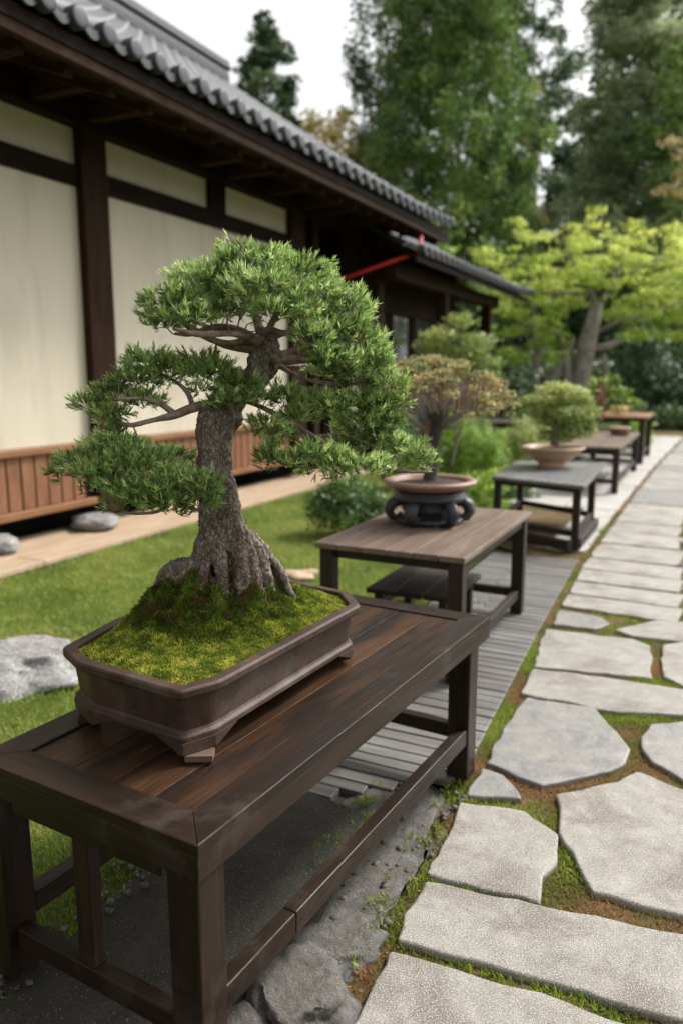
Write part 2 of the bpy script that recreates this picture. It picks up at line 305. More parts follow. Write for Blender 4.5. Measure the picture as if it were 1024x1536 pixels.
# slat path
mb = MB(); y = 2.06
while y < 6.3:
    wdt = random.uniform(.066, .082); xr = edge_x(y)-.022; xl = -1.62 if y > 2.5 else -1.5
    if y < 2.6: xr = min(xr, -1.2+(y-2.2)*1.15+random.uniform(-.02, .02))
    cuts = [xl, xr] if y < 3.4 else [xl, random.uniform(xl+.25, xr-.3), xr]
    for a, b2 in zip(cuts, cuts[1:]):
        if b2-a > .08: mb.box(((a+b2)/2, y+wdt/2, -.018+random.uniform(-.002, .002)), (b2-a-.006, wdt-.008, .03), 0)
    y += wdt
o = mb.build('path', W_slat, None, .004); o['kind'] = 'structure'
# paving beyond the slats, left of the mossy line
mb = MB()
y = 6.75
while y < 20:
    L = random.uniform(.75, 1.3); xr = edge_x(y+.3)-.025
    x = xr
    while x > -2.1:
        wx = random.uniform(.55, .8) if y > 7 else .6
        if x-wx < -1.25 and y < 8.4: wx = x+1.27
        if wx > .2: mb.box((x-wx/2, y+L/2, -.022+random.uniform(-.003, .003)), (wx-.015, L-.018, .035))
        x -= wx
        if y < 8.4 and x < -1.2: break
    y += L
o = mb.build('pavement', paving, None, .008); o['kind'] = 'structure'
# ------------------------------------------------------------------ flagstones
STONES = []
def stone(poly, label, mat=granite, px=True, thick=.05, z=0., jit=.009):
    pts = [tuple(G(*p)[:2]) if px else p for p in poly]; out = []
    for i, (a, b_) in enumerate(zip(pts, pts[1:]+pts[:1])):
        L = math.dist(a, b_); k = max(1, int(L/.05))
        for j in range(k):
            f = j/k; x = a[0]+(b_[0]-a[0])*f; y_ = a[1]+(b_[1]-a[1])*f
            n = noise.noise(Vector((x*9, y_*9, len(STONES))))*jit*2; out.append((x+n, y_+noise.noise(Vector((x*9, y_*9, 7+len(STONES))))*jit*2))
    STONES.append(np.array(out)); cx = sum(p[0] for p in out)/len(out); cy = sum(p[1] for p in out)/len(out)
    mb = MB(); mb.prism([(p[0]-cx, p[1]-cy) for p in out], -thick, 0)
    o = mb.build('paving_stone', mat, None, .009, 3); o.location = (cx, cy, z+random.uniform(-.002, .002))
    return tag(o, label, 'paving stone', 'paving stones of the garden path')
stone([(584, 1425), (752, 1470), (945, 1536), (1180, 1640), (1060, 1800), (440, 1760), (524, 1546)], 'pale granite slab at the bottom edge of the photo, nearest on the path')
stone([(639, 1320), (830, 1360), (1024, 1397), (1260, 1450), (1250, 1600), (1024, 1533), (800, 1466), (592, 1407)], 'long pale granite slab lying across the path, second nearest')
stone([(691, 1202), (785, 1214), (835, 1250), (839, 1291), (813, 1313), (814, 1352), (639, 1311)], 'beige squarish slab beside the bench leg with a mossy notched right side')
stone([(953, 1155), (1024, 1184), (1130, 1210), (1190, 1300), (1150, 1400), (1024, 1374), (884, 1335), (868, 1297), (840, 1247), (834, 1189), (923, 1173)], 'large pale irregular slab with a pointed top at the right edge')
stone([(722, 1151), (757, 1162), (785, 1198), (697, 1192)], 'small grey triangular stone beside the far bench leg', greystone)
stone([(790, 1046), (890, 1060), (948, 1123), (939, 1145), (879, 1165), (813, 1178), (727, 1143), (768, 1070)], 'large smooth grey mottled flagstone beyond the small triangular one', greystone)
stone([(959, 1104), (978, 1085), (1024, 1081), (1110, 1090), (1100, 1190), (1024, 1173), (983, 1143), (964, 1126)], 'grey rounded flagstone cut by the right edge, beside the mottled one', greystone)
stone([(781, 1040), (799, 1003), (900, 1015), (1024, 1033), (1090, 1045), (1060, 1075), (1000, 1070), (928, 1069)], 'long wedge-shaped pale slab just beyond the mottled grey flagstone')
stone([(799, 999), (817, 942), (950, 958), (975, 968), (978, 985), (975, 1016)], 'wide pale rectangular slab with a rounded right end')
stone([(991, 966), (1024, 963), (1110, 968), (1100, 1045), (1024, 1030), (994, 1014)], 'pale slab at the right edge separated by a mossy joint from the rectangular slab')
stone([(829, 935), (838, 914), (903, 925), (914, 934), (893, 943)], 'small pale wedge stone tapering into brown moss', greystone)
stone([(921, 944), (985, 930), (1060, 935), (1060, 968), (1000, 960), (948, 954)], 'pale slab with a pointed left end at the right edge')
ys = [5.0, 5.33, 5.70, 6.10, 6.52, 7.15, 7.75, 8.30, 8.95, 9.6]
ordn = ['first', 'second', 'third', 'fourth', 'fifth', 'sixth', 'seventh', 'eighth', 'ninth', 'tenth', 'eleventh', 'twelfth', 'thirteenth']
for i, (a, b_) in enumerate(zip(ys, ys[1:])):
    xr = float(np.interp(a, [5, 6, 8, 9.5], [-.1, -.13, -.22, -.2])); k = .03
    stone([(edge_x(a)+.035, a+k), (xr, a+k-.04+random.uniform(-.03, .03)), (xr+.02, b_-.04), (edge_x(b_)+.035, b_-.005)],
          f'pale crosswise slab between the mossy line and dark edge, {ordn[i]} of the row', granite, False)
y = 9.65; i = 0
while y < 20:
    L = random.uniform(.8, 1.25); xm = random.uniform(-.1, .25)
    for j, (xa, xb) in enumerate(((edge_x(y)+.04, xm-.02), (xm+.02, xm+random.uniform(.9, 1.2)))):
        stone([(xa, y), (xb, y+random.uniform(-.06, .06)), (xb, y+L-.04), (xa, y+L-.03)],
              f'distant slab in the {["left", "right"][j]} half of the far path, {ordn[i]} row from the front', granite if (i+j) % 3 else greystone, False)
    y += L; i += 1
# round edge stones right of the crosswise row
def rock(name, loc, r, mat, label, cat='rock', seed=0, flat=.0, sub=4, amp=.22, group=None, fr=1.2):
    bm = bmesh.new(); bmesh.ops.create_icosphere(bm, subdivisions=sub, radius=1)
    for v in bm.verts:
        d = v.co.normalized(); n = noise.fractal(d*fr+Vector((seed*3.1, seed, 0)), 1., 2., 5)*amp*2.2+noise.ridged_multi_fractal(d*fr*1.3+Vector((seed, 5, 1)), .9, 2.2, 4, 1., 2.)*amp*.16-amp*.14
        p = d*(1+n); v.co = Vector((p.x*r[0], p.y*r[1], min(p.z, 1-flat)*r[2]))
    me = bpy.data.meshes.new(name); bm.to_mesh(me); bm.free(); me.materials.append(mat)
    for p in me.polygons: p.use_smooth = True
    o = bpy.data.objects.new(name, me); COL.objects.link(o); o.location = loc; o.rotation_euler.z = seed*1.7
    return tag(o, label, cat, group)
rock('rock', (-.02, 6.6, -.01), (.10, .17, .035), greystone, 'brown flat edge stone right of the crosswise slabs', seed=3, sub=3)
rock('rock', (-.08, 7.4, -.01), (.10, .2, .035), greystone, 'second flat edge stone right of the crosswise slabs, farther back', seed=4, sub=3)
p = G(450, 1495); rock('rock', (p[0], p[1], -.02), (.16, .13, .085), rockm, 'blue-grey rounded rock beside the near bench leg', seed=1.2, flat=.25, sub=5, amp=.14)
p = G(365, 1560); rock('rock', (p[0], p[1], -.03), (.13, .10, .06), rockm, 'small grey rock low beside the foot of the near bench leg', seed=2.5, flat=.2, sub=4, amp=.14)
rock('rock', (-.835, 1.98, -.05), (.15, .47, .066), rockm, 'long flat grey rock under the lower bench rail beside the path', seed=0, flat=.35, sub=5, amp=.18, fr=1.7)
rock('rock', (-.90, 2.36, -.06), (.18, .22, .066), rockm, 'broad grey rock against the end of the slat path', seed=2.05, flat=.3, sub=5, amp=.12, fr=1.4)
rock('rock', (-.80, 1.66, -.04), (.11, .15, .055), rockm, 'cracked brown-grey rock beyond the rounded blue-grey one', seed=5.3, flat=.2, sub=5, amp=.15)
p = G(30, 1010); rock('boulder', (p[0]-.05, p[1], -.02), (.42, .30, .17), palerock, 'pale rough boulder half sunk in the lawn at the left edge', 'boulder', seed=2.2, flat=.25, sub=5, amp=.2)
for (px, py, rr, lb) in ((145, 792, (.22, .22, .09), 'smooth pale foundation stone under the corner post'), (0, 828, (.15, .17, .09), 'pale foundation stone under the siding at the left edge')):
    p = G(px, py, .04); rock('foundation_stone', (p[0], p[1], .10), rr, palerock, lb, 'stone', seed=px*.01+.5, flat=.2, sub=4, amp=.1)
p = G(450, 866); rock('rock', (p[0], p[1], .0), (.13, .1, .06), simple('tan_rock', [(.3, (.3, .2, .12)), (.7, (.5, .38, .26))], 8), 'small tan rock on the lawn behind the bonsai pot', seed=6, sub=3)

# ------------------------------------------------------------------ grass, moss
def inside(P_, poly):
    x, y_ = P_[:, 0], P_[:, 1]; c = np.zeros(len(P_), bool); n = len(poly)
    for i in range(n):
        x1, y1 = poly[i]; x2, y2 = poly[i-1]
        cond = ((y1 > y_) != (y2 > y_)) & (x < (x2-x1)*(y_-y1)/(y2-y1+1e-12)+x1); c ^= cond
    return c
def vn(P_, s, off=0): return np.array([noise.noise(Vector((p[0]*s+off, p[1]*s, off))) for p in P_])
def scatter(n, x0, x1, y0, y1): return np.stack([rng.uniform(x0, x1, n), rng.uniform(y0, y1, n)], 1)
lr = np.array(lawn_R); A = []
for n, x0, x1, y0, y1, h in ((36000, -2.6, -1.44, 1.0, 2.0, .022), (60000, -4.7, -1.45, 2.0, 5.0, .035), (45000, -4.75, -1.6, 5.0, 12., .045)):
    q = scatter(n, x0, x1, y0, y1); q = q[q[:, 0] < np.interp(q[:, 1], lr[:, 1], lr[:, 0])+.012*np.sin(q[:, 1]*37)]
    t_ = vn(q, 1.5); t2 = vn(q, 9, 3); A.append((q, h*(1+.5*t2), np.clip(.5+t_*.8+t2*.35+rng.normal(size=len(q))*.2, 0, 1), np.full(len(q), h*.09)))
q = np.concatenate([a[0] for a in A]); hh = np.concatenate([a[1] for a in A]); vv = np.concatenate([a[2] for a in A]); ww = np.concatenate([a[3] for a in A])
n = len(q); d = unit(np.concatenate([rng.normal(size=(n, 2))*.55, np.ones((n, 1))], 1))
V, Q, T, v = blades(np.concatenate([q, np.full((n, 1), -.012)], 1), d, hh*(.7+.6*rng.random(n)), ww, -.15*rng.random(n), vv)
tag(npmesh('grass', V, Q, T, v, L_grass), 'short green lawn grass between the building and the benches', 'grass', kind='stuff')
# moss in the joints
q = np.concatenate([scatter(85000, -.95, .75, 1.3, 4.2), scatter(26000, -1., .8, 4.2, 9.)])
q = q[q[:, 0] > np.interp(q[:, 1], [1.2, 1.42, 1.77, 2.5, 4.3, 6.1, 9.5], [-.70, -.70, -.74, -.78, -.86, -.93, -.92])]
keep = np.ones(len(q), bool)
for s_ in STONES:
    bb = (q[:, 0] > s_[:, 0].min()) & (q[:, 0] < s_[:, 0].max()) & (q[:, 1] > s_[:, 1].min()) & (q[:, 1] < s_[:, 1].max())
    idx = np.where(bb & keep)[0]
    if len(idx): keep[idx[inside(q[idx], s_)]] = False
q = q[keep]; t_ = vn(q, 5.); t3 = vn(q, 1.7, 9); n = len(q)
vv = np.clip(.54+t_*.8+t3*.7+rng.normal(size=n)*.12, 0, 1); lo = (vv > .42) | (rng.random(n) < .75); q = q[lo]; vv = vv[lo]; t_ = t_[lo]; n = len(q)
d = unit(np.concatenate([rng.normal(size=(n, 2))*.6, np.ones((n, 1))], 1)); far = np.where(q[:, 1] > 4.2, 1.7, 1.)
V, Q, T, v = blades(np.concatenate([q, np.full((n, 1), -.024)], 1), d, (.013+.012*rng.random(n)+.010*np.clip(vv-.4, 0, 1))*np.sqrt(far), .0032*far, 0*vv, vv)
qe = np.concatenate([scatter(2600, -.80, -.62, 1.35, 2.6), scatter(1500, -1.06, -.9, 1.9, 2.45), scatter(1400, -1.56, -1.44, 1.1, 2.3)]); qe = qe[~np.any([inside(qe, s_) for s_ in STONES], 0)]; te = vn(qe, 14.); qe = qe[te > .12]; ne = len(qe)
V2, Q2, T2, v2 = blades(np.concatenate([qe, np.full((ne, 1), -.012)], 1), unit(np.concatenate([rng.normal(size=(ne, 2))*.7, np.ones((ne, 1))], 1)), .014+.02*rng.random(ne), np.full(ne, .0034), np.zeros(ne), np.clip(.7+.2*rng.normal(size=ne), 0, 1))
Q2 = Q2+len(V); T2 = T2+len(V); V = np.concatenate([V, V2]); Q = np.concatenate([Q, Q2]); T = np.concatenate([T, T2]); v = np.concatenate([v, v2])
tag(npmesh('moss', V, Q, T, v, L_joint), 'green and rusty moss growing in the joints between the path stones', 'moss', kind='stuff')
gx, gv, gq, off = [], [], [], 0
gp = np.concatenate([scatter(150, -1.0, -.70, 1.25, 2.6), scatter(120, -1.58, -1.40, 1.1, 2.4), scatter(140, -1.0, -.6, 6.4, 9.)])
gp = gp[~np.any([inside(gp, s_) for s_ in STONES], 0)]
cube = np.array([(x, y, z) for x in (-1, 1) for y in (-1, 1) for z in (-1, 1)], float); cf = np.array([(0, 1, 3, 2), (4, 6, 7, 5), (0, 4, 5, 1), (2, 3, 7, 6), (0, 2, 6, 4), (1, 5, 7, 3)])
for p_ in gp:
    sc_ = rng.uniform(.003, .010); ro = Matrix.Rotation(rng.uniform(0, 6), 3, Vector(rng.normal(size=3)).normalized()); c_ = (cube*(1+.3*rng.normal(size=(8, 3))*.5))@np.array(ro)
    gx.append(c_*sc_*np.array([1, 1, .6])+np.array([p_[0], p_[1], .004 if p_[1] < 2.2 and p_[0] < -1. else -.014+sc_*.5])); gq.append(cf+off); off += 8
gr_ = npmesh('gravel', np.concatenate(gx), np.concatenate(gq), None, None, rockm); tag(gr_, 'loose grit and pebbles scattered around the slab, rocks and path edge', 'gravel', kind='stuff')
def small_leaf(px, py, s_, col, label, z=.02):
    p = G(px, py); me = MB(); k = 9; vs = []
    for i in range(k): a = 2*math.pi*i/k; r_ = 1+.3*math.cos(2*a); vs.append((math.cos(a)*s_*r_*1.2, math.sin(a)*s_*.6*r_, s_*.25*math.sin(a)**2))
    me.add(vs+[(v_[0], v_[1], v_[2]-.0015) for v_ in vs], [tuple(range(k)), tuple(range(k, 2*k))[::-1]]+[(i, i+k, (i+1) % k+k, (i+1) % k) for i in range(k)])
    o = me.build('fallen_leaf', simple('leaf_'+str(px), [(.3, col), (.7, tuple(c*1.2 for c in col))], 30)); o.location = (p[0], p[1], z); o.rotation_euler = (.35, -.25, px*.1); tag(o, label, 'fallen leaf')
small_leaf(38, 1308, .012, (.55, .33, .26), 'pale pink fallen leaf on the grass left of the bench strut')
small_leaf(103, 888, .03, (.45, .22, .06), 'orange fallen leaf on the lawn near the deck')
small_leaf(160, 873, .02, (.38, .24, .05), 'yellow-brown fallen leaf on the lawn closer to the bonsai')
small_leaf(152, 1350, .008, (.35, .2, .12), 'tiny brown fallen leaf on the mossy grass beside the strut')

# ------------------------------------------------------------------ tables
def T1():
    L, W, Hh = 1.662, .70, .6; root = empty('bench', (-1.117, 1.950, 0), R(-4.68), 'long dark stained bench in front carrying the big juniper bonsai', 'bench')
    hx, hy, fr = W/2, L/2, .092; tz = .028
    for sx in (1, -1):   # long frame boards, mitred
        mb = MB(); a = [(sx*hx, -hy), (sx*hx, hy), (sx*(hx-fr), hy-fr), (sx*(hx-fr), -hy+fr)]; g = .0008
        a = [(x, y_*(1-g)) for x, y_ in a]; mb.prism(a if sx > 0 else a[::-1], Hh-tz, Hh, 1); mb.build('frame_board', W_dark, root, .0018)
    for sy in (1, -1):
        mb = MB(); a = [(hx-.001, sy*hy), (-hx+.001, sy*hy), (-hx+fr+.001, sy*(hy-fr)), (hx-fr-.001, sy*(hy-fr))]
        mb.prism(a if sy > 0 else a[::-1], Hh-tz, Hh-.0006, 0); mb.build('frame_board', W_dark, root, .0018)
    xs = [hx-fr-.002, .145, .02, -.11, -hx+fr+.002]
    for a, b_ in zip(xs, xs[1:]):
        mb = MB(); mb.box(((a+b_)/2, 0, Hh-.018), (abs(a-b_)-.004, L-2*fr-.006, .024), 1); mb.build('top_board', W_panel, root, .0012)
    mb = MB(); iz = .054
    for sx in (1, -1): mb.box((sx*(hx-.0147), 0, Hh-tz-iz/2), (.028, L-.001, iz), 1)
    for sy in (1, -1): mb.box((0, sy*(hy-.0147), Hh-tz-iz/2), (W-.058, .028, iz), 0)
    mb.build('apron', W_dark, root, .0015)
    mb = MB()
    for sx in (1, -1): mb.box((sx*(hx-.035), -.03, Hh-tz-iz-.014), (.022, L-.3, .026), 1)
    for sy, ins in ((1, .06), (-1, .018)): mb.box((0, sy*(hy-ins), Hh-tz-iz-.02), (W-.23, .006, .034), 0)
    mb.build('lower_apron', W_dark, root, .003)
    lw = .084; ys_ = {-1: -hy+.012+lw/2, 1: hy-.075-lw/2}
    for sx in (1, -1):
        for sy in (1, -1):
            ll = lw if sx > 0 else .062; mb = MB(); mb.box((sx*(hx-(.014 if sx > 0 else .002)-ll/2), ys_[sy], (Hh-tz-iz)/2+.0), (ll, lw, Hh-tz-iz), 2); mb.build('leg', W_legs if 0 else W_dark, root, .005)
    zr = .172; y0, y1 = ys_[-1]+lw/2, ys_[1]-lw/2; ym = y0+.27
    for sx in (1, -1):
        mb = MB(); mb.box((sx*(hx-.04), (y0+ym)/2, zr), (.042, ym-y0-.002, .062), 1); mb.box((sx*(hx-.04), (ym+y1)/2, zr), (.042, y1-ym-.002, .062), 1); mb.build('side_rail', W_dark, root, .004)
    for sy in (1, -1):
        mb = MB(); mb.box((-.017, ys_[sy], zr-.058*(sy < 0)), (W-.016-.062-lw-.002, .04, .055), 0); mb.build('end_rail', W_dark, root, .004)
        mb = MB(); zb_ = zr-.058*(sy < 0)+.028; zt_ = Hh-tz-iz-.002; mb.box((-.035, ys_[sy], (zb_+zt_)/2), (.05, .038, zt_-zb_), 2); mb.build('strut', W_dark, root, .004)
T1()
def table(name, quad, Hh, top_mat, leg_mat, label, legs, lw=.07, nb=6, ap=.05, lz=.12, tz=.03, group=None, cat='table'):
    """quad = NR, FR, FL, NL world corners; legs = indices of u,v inside the quad"""
    q4 = [np.array(p) for p in quad]; c = sum(q4)/4; d = q4[1]-q4[0]; rz = math.atan2(d[1], d[0])-math.pi/2
    root = empty(name, (c[0], c[1], 0), rz, label, cat, group); lq = [local(root, (p[0], p[1], 0))[:2] for p in q4]
    def uv(u, v_): a = lq[3]*(1-u)+lq[0]*u; b_ = lq[2]*(1-u)+lq[1]*u; return a*(1-v_)+b_*v_   # u: left->right, v near->far
    mb = MB()
    for i in range(nb):
        u0, u1 = i/nb+.003, (i+1)/nb-.003; mb.prism([tuple(uv(u0, .002)), tuple(uv(u1, .002)), tuple(uv(u1, .998)), tuple(uv(u0, .998))], Hh-tz, Hh-.001*(i % 2), 1)
    mb.build('top', top_mat, root, .004)
    mb = MB(); k = .055
    for a, b_ in (((k, k), (1-k, k)), ((k, 1-k), (1-k, 1-k)), ((k, k+.03), (k, 1-k-.03)), ((1-k, k+.03), (1-k, 1-k-.03))):
        pa, pb = uv(*a), uv(*b_); mb.bar((*pa, Hh-tz-ap/2), (*pb, Hh-tz-ap/2), .028, ap)
    mb.build('apron', leg_mat, root, .003)
    L_ = []
    for (u, v_) in legs:
        p = uv(u, v_); mb = MB(); mb.box((p[0], p[1], (Hh-tz-.002)/2), (lw, lw, Hh-tz-.002), 2); mb.build('leg', leg_mat, root, .004); L_.append(p)
    for i, j in ((0, 1), (2, 3), (0, 3), (1, 2)):
        a, b_ = L_[i], L_[j]; dd = (b_-a)/np.linalg.norm(b_-a)*(lw/2+.002); mb = MB(); mb.bar((*(a+dd), lz), (*(b_-dd), lz), .035, .055); mb.build('rail', leg_mat, root, .003)
    return root
table('table', [(-.998, 3.41), (-.983, 4.82), (-1.80, 4.84), (-1.807, 3.42)], .65, W_grey, W_legs,
      'grey-brown plank table on the slat path carrying the pot on a black carved stand', [(.07, .05), (.07, .95), (.93, .95), (.93, .05)], .075, 6, .055, .13)
r_ = empty('low_bench', (-1.52, 4.35, 0), 0, 'low dark bench standing under the grey-brown plank table', 'bench')
mb = MB(); [mb.box((x_, 0, .235), (.17, .62, .03), 1) for x_ in (-.18, 0, .18)]; mb.build('seat', W_legs, r_, .004)
for sx in (-1, 1):
    for sy in (-1, 1): mb = MB(); mb.box((sx*.2, sy*.25, .109), (.05, .05, .217), 2); mb.build('leg', W_legs, r_, .004)
for sy in (-1, 1): mb = MB(); mb.box((0, sy*.25, .1), (.345, .03, .04), 0); mb.build('rail', W_legs, r_, .003)
r3 = table('table', [(-.928, 6.627), (-.972, 8.55), (-1.876, 8.32), (-1.80, 6.92)], .58, W_far, W_legs,
      'grey low table with the tan bowl bonsai, standing beside the path', [(.06, .06), (.06, .93), (.93, .6), (.92, .05)], .065, 5, .05, .14)
mb = MB(); mb.bar(tuple(local(r3, (-1.02, 6.66, .05))), tuple(local(r3, (-1.75, 6.95, .05))), .08, .08); mb.build('foot_beam', W_legs, r3, .005)
mb = MB(); mb.bar(tuple(local(r3, (-.985, 6.75, .055))), tuple(local(r3, (-.98, 7.85, .055))), .07, .09); mb.build('foot_beam', W_legs, r3, .005)
table('table', [(-1.02, 10.2), (-1.02, 13.0), (-1.75, 13.0), (-1.75, 10.2)], .60, W_grey, W_legs, 'narrow dark table with a reddish top, behind the grey table', [(.07, .04), (.07, .96), (.93, .96), (.93, .04)], .08, 4, .05, .15)
table('table', [(-.98, 13.9), (-.98, 15.6), (-2.3, 15.6), (-2.3, 13.9)], .80, W_orange, W_legs, 'farthest table with a bright orange-brown top', [(.07, .04), (.07, .96), (.93, .96), (.93, .04)], .1, 4, .05, .15)
p = G(765, 640, .62)
table('table', [(p[0]+.6, p[1]-.6), (p[0]+.6, p[1]+.6), (p[0]-1., p[1]+.6), (p[0]-1., p[1]-.6)], .72, W_legs, W_legs, 'dark low table half hidden behind the orange-leaved bonsai', [(.07, .04), (.07, .96), (.93, .96), (.93, .04)], .08, 4, .05, .15)

# ------------------------------------------------------------------ big bonsai pot
def offset_poly(poly, o):
    n = len(poly); out = []
    for i in range(n):
        a, b_, c = Vector(poly[i-1]), Vector(poly[i]), Vector(poly[(i+1) % n])
        d1 = (b_-a).normalized(); d2 = (c-b_).normalized(); n1 = Vector((d1.y, -d1.x)); n2 = Vector((d2.y, -d2.x))
        m_ = (n1+n2).normalized(); out.append(b_+m_*(o/max(.4, m_.dot(n1))))
    return out
def outline(o, rn=4, r=.016):
    base = offset_poly(RIM, o); pts = []; n = len(base)
    for i, b2 in enumerate(base):
        a = base[i-1]; c = base[(i+1) % n]
        p0 = b2+(a-b2).normalized()*r; p1 = b2+(c-b2).normalized()*r
        for k in range(rn+1):
            t_ = k/rn; q_ = p0*(1-t_)**2+b2*2*t_*(1-t_)+p1*t_**2; pts.append((q_.x, q_.y))
    return pts
POT = empty('bonsai_pot', (-1.272, 1.815, .617), R(-4.2), 'long brown chamfered tray pot of the big juniper, filled with moss', 'plant pot')
RIM = [tuple(local(POT, G(*p_, .791))[:2]) for p_ in ((268, 1038), (330, 1021), (541, 907), (524, 887))]+[tuple(local(POT, (x_, y_, 0))[:2]) for x_, y_ in ((-1.40, 2.30), (-1.50, 2.20), (-1.545, 1.66), (-1.505, 1.42), (-1.385, 1.355))]
def loft(rings):
    vs = []; fs = []; n = len(rings[0][0])
    for ring, z in rings: vs += [(x, y_, z) for x, y_ in ring]
    for i in range(len(rings)-1):
        for k in range(n): fs.append((i*n+k, i*n+(k+1) % n, (i+1)*n+(k+1) % n, (i+1)*n+k))
    return vs, fs
prof = [(-.033, .028), (-.022, .031), (-.022, .044), (-.031, .050), (-.034, .056), (-.024, .135), (-.020, .145), (-.004, .149), (.0, .153), (.0, .168), (-.004, .174), (-.030, .175), (-.034, .171), (-.036, .12)]
vs, fs = loft([(outline(o_), z) for o_, z in prof]); mb = MB(); mb.add(vs, fs, smooth=False)
body = mb.build('body', potm, POT, .0025, 2)
mb = MB(); mb.prism(outline(-.045), .031, .036); mb.build('floor', potm, POT)
BO = offset_poly(RIM, -.0215); BI = offset_poly(RIM, -.060)
def edge_pt(P_, i, d):   # point on the polygon, d metres past vertex i (negative: before it)
    n = len(P_); a = P_[i % n]; b_ = P_[(i+(1 if d > 0 else -1)) % n]; return a+(b_-a).normalized()*abs(d)
for (i0, i1) in ((0, 1), (2, 3), (4, 5), (7, 8)):
    ex = .085; seq = []
    for (vi, d_, lf) in ((i0, -ex, 1.), (i0, -ex*.55, .5), (i0, -.012, 0.), (i0, 0, 0), (i1, 0, 0), (i1, .012, 0.), (i1, ex*.55, .5), (i1, ex, 1.)):
        po = BO[vi] if d_ == 0 else edge_pt(BO, vi, d_); pi_ = BI[vi] if d_ == 0 else edge_pt(BI, vi, d_); seq.append((po, pi_, lf))
    vs = []; fs = []
    for po, pi_, lf in seq:
        zb = .001+.028*lf
        vs += [(po.x, po.y, .0312), (po.x*.997, po.y*.997, zb), (pi_.x, pi_.y, zb), (pi_.x, pi_.y, .0312)]
    nn = len(seq)
    for i in range(nn-1):
        for k in range(4): fs.append((i*4+k, (i+1)*4+k, (i+1)*4+(k+1) % 4, i*4+(k+1) % 4))
    fs += [tuple(range(4)), tuple(range((nn-1)*4, nn*4))[::-1]]
    mb = MB(); mb.add(vs, fs); mb.build('foot', potm, POT, .003)
# wooden block wedged by the near foot
for (a_, b_), wm, lb, ri, sz in (((0, 1), W_block, 'small raw wooden block wedged under the near foot of the long pot', 28, (.066, .044)), ((7, 8), W_legs, 'dark wooden block under the left foot of the long pot', 40, (.05, .04)), ((2, 3), W_legs, 'dark wooden block under the far foot of the long pot', -30, (.05, .04)), ((4, 5), W_legs, 'dark wooden block under the hidden back foot of the long pot', 30, (.05, .04))):
    c = (BO[a_]+BO[b_])/2*(1.0 if a_ == 0 else .96); ca, sa = math.cos(POT.rotation_euler.z), math.sin(POT.rotation_euler.z)
    mb = MB(); mb.box((0, 0, .0082), (*sz, .0160), 0); o = mb.build('wooden_block', wm, None, .0015); o.location = (POT.location.x+c.x*ca-c.y*sa, POT.location.y+c.x*sa+c.y*ca, .6005); o.rotation_euler.z = R(ri); tag(o, lb, 'block')
def potw(x, y_, z):  # pot local -> world
    a = POT.rotation_euler.z; return np.array([POT.location.x+x*math.cos(a)-y_*math.sin(a), POT.location.y+x*math.sin(a)+y_*math.cos(a), POT.location.z+z])
TL = local(POT, (-1.315, 1.90, 0))   # trunk foot in pot coordinates
IN = [tuple(v_) for v_ in offset_poly(RIM, -.030)]
def edist(x, y_):
    return min(((b_[0]-a[0])*(y_-a[1])-(b_[1]-a[1])*(x-a[0]))/math.dist(a, b_) for a, b_ in zip(IN, IN[1:]+IN[:1]))
def mh(x, y_):
    dx, dy = x-TL[0], y_-TL[1]
    g = .112*math.exp(-((abs(dx)/(.155 if dx < 0 else .2))**2.6+(abs(dy+.03)/.235)**2.6))+.025*math.exp(-(((dx+.08)/.10)**2+((dy+.14)/.13)**2))+.02*math.exp(-(((dx-.02)/.12)**2+((dy+.22)/.14)**2))
    n = noise.fractal(Vector((x*22, y_*22, .3)), 1., 2., 4)*.022*(.22+min(1.5, g*16))
    e = max(0, min(1, edist(x, y_)/.05))
    return .157+.012*e+(g+n)*e**.8
step = .0075; X0 = min(p_[0] for p_ in IN); X1 = max(p_[0] for p_ in IN); Y0 = min(p_[1] for p_ in IN); Y1 = max(p_[1] for p_ in IN)
ny = int((Y1-Y0)/step); nx = 66; vs = []; fs = []
def span(y_):
    xs_ = [a[0]+(b_[0]-a[0])*(y_-a[1])/(b_[1]-a[1]) for a, b_ in zip(IN, IN[1:]+IN[:1]) if (a[1] > y_) != (b_[1] > y_)]
    return (min(xs_), max(xs_)) if len(xs_) > 1 else ((X0+X1)/2, (X0+X1)/2)
for j in range(ny+1):
    y_ = Y0+.001+(Y1-Y0-.002)*j/ny; a, b_ = span(y_)
    for i in range(nx+1): x_ = a+(b_-a)*i/nx; vs.append((x_, y_, mh(x_, y_)))
for j in range(ny):
    for i in range(nx): a = j*(nx+1)+i; fs.append((a, a+1, a+nx+2, a+nx+1))
mb = MB(); mb.add(vs, fs, smooth=True); moss = mb.build('moss_bed', mossm0, POT)
n = 75000; q = np.stack([rng.uniform(X0, X1, n), rng.uniform(Y0, Y1, n)], 1); q = q[inside(q, IN)]; n = len(q)
z = np.array([mh(a, b_) for a, b_ in q]); t_ = vn(q, 17); t2 = vn(q, 45, 4); g = np.clip((z-.172)/.05, 0, 1)
vv = np.clip(.70-g*.42+t_*.45+t2*.35+rng.normal(size=n)*.13, 0, 1)
d = unit(np.concatenate([rng.normal(size=(n, 2))*.8, np.ones((n, 1))], 1))
V, Q, T, v = blades(np.concatenate([q, z[:, None]-.002], 1), d, (.005+.005*rng.random(n))*(1+g*1.0), .0026+.0*z, 0*z, vv)
npmesh('moss_tips', V, Q, T, v, L_moss, POT)['kind'] = 'stuff'

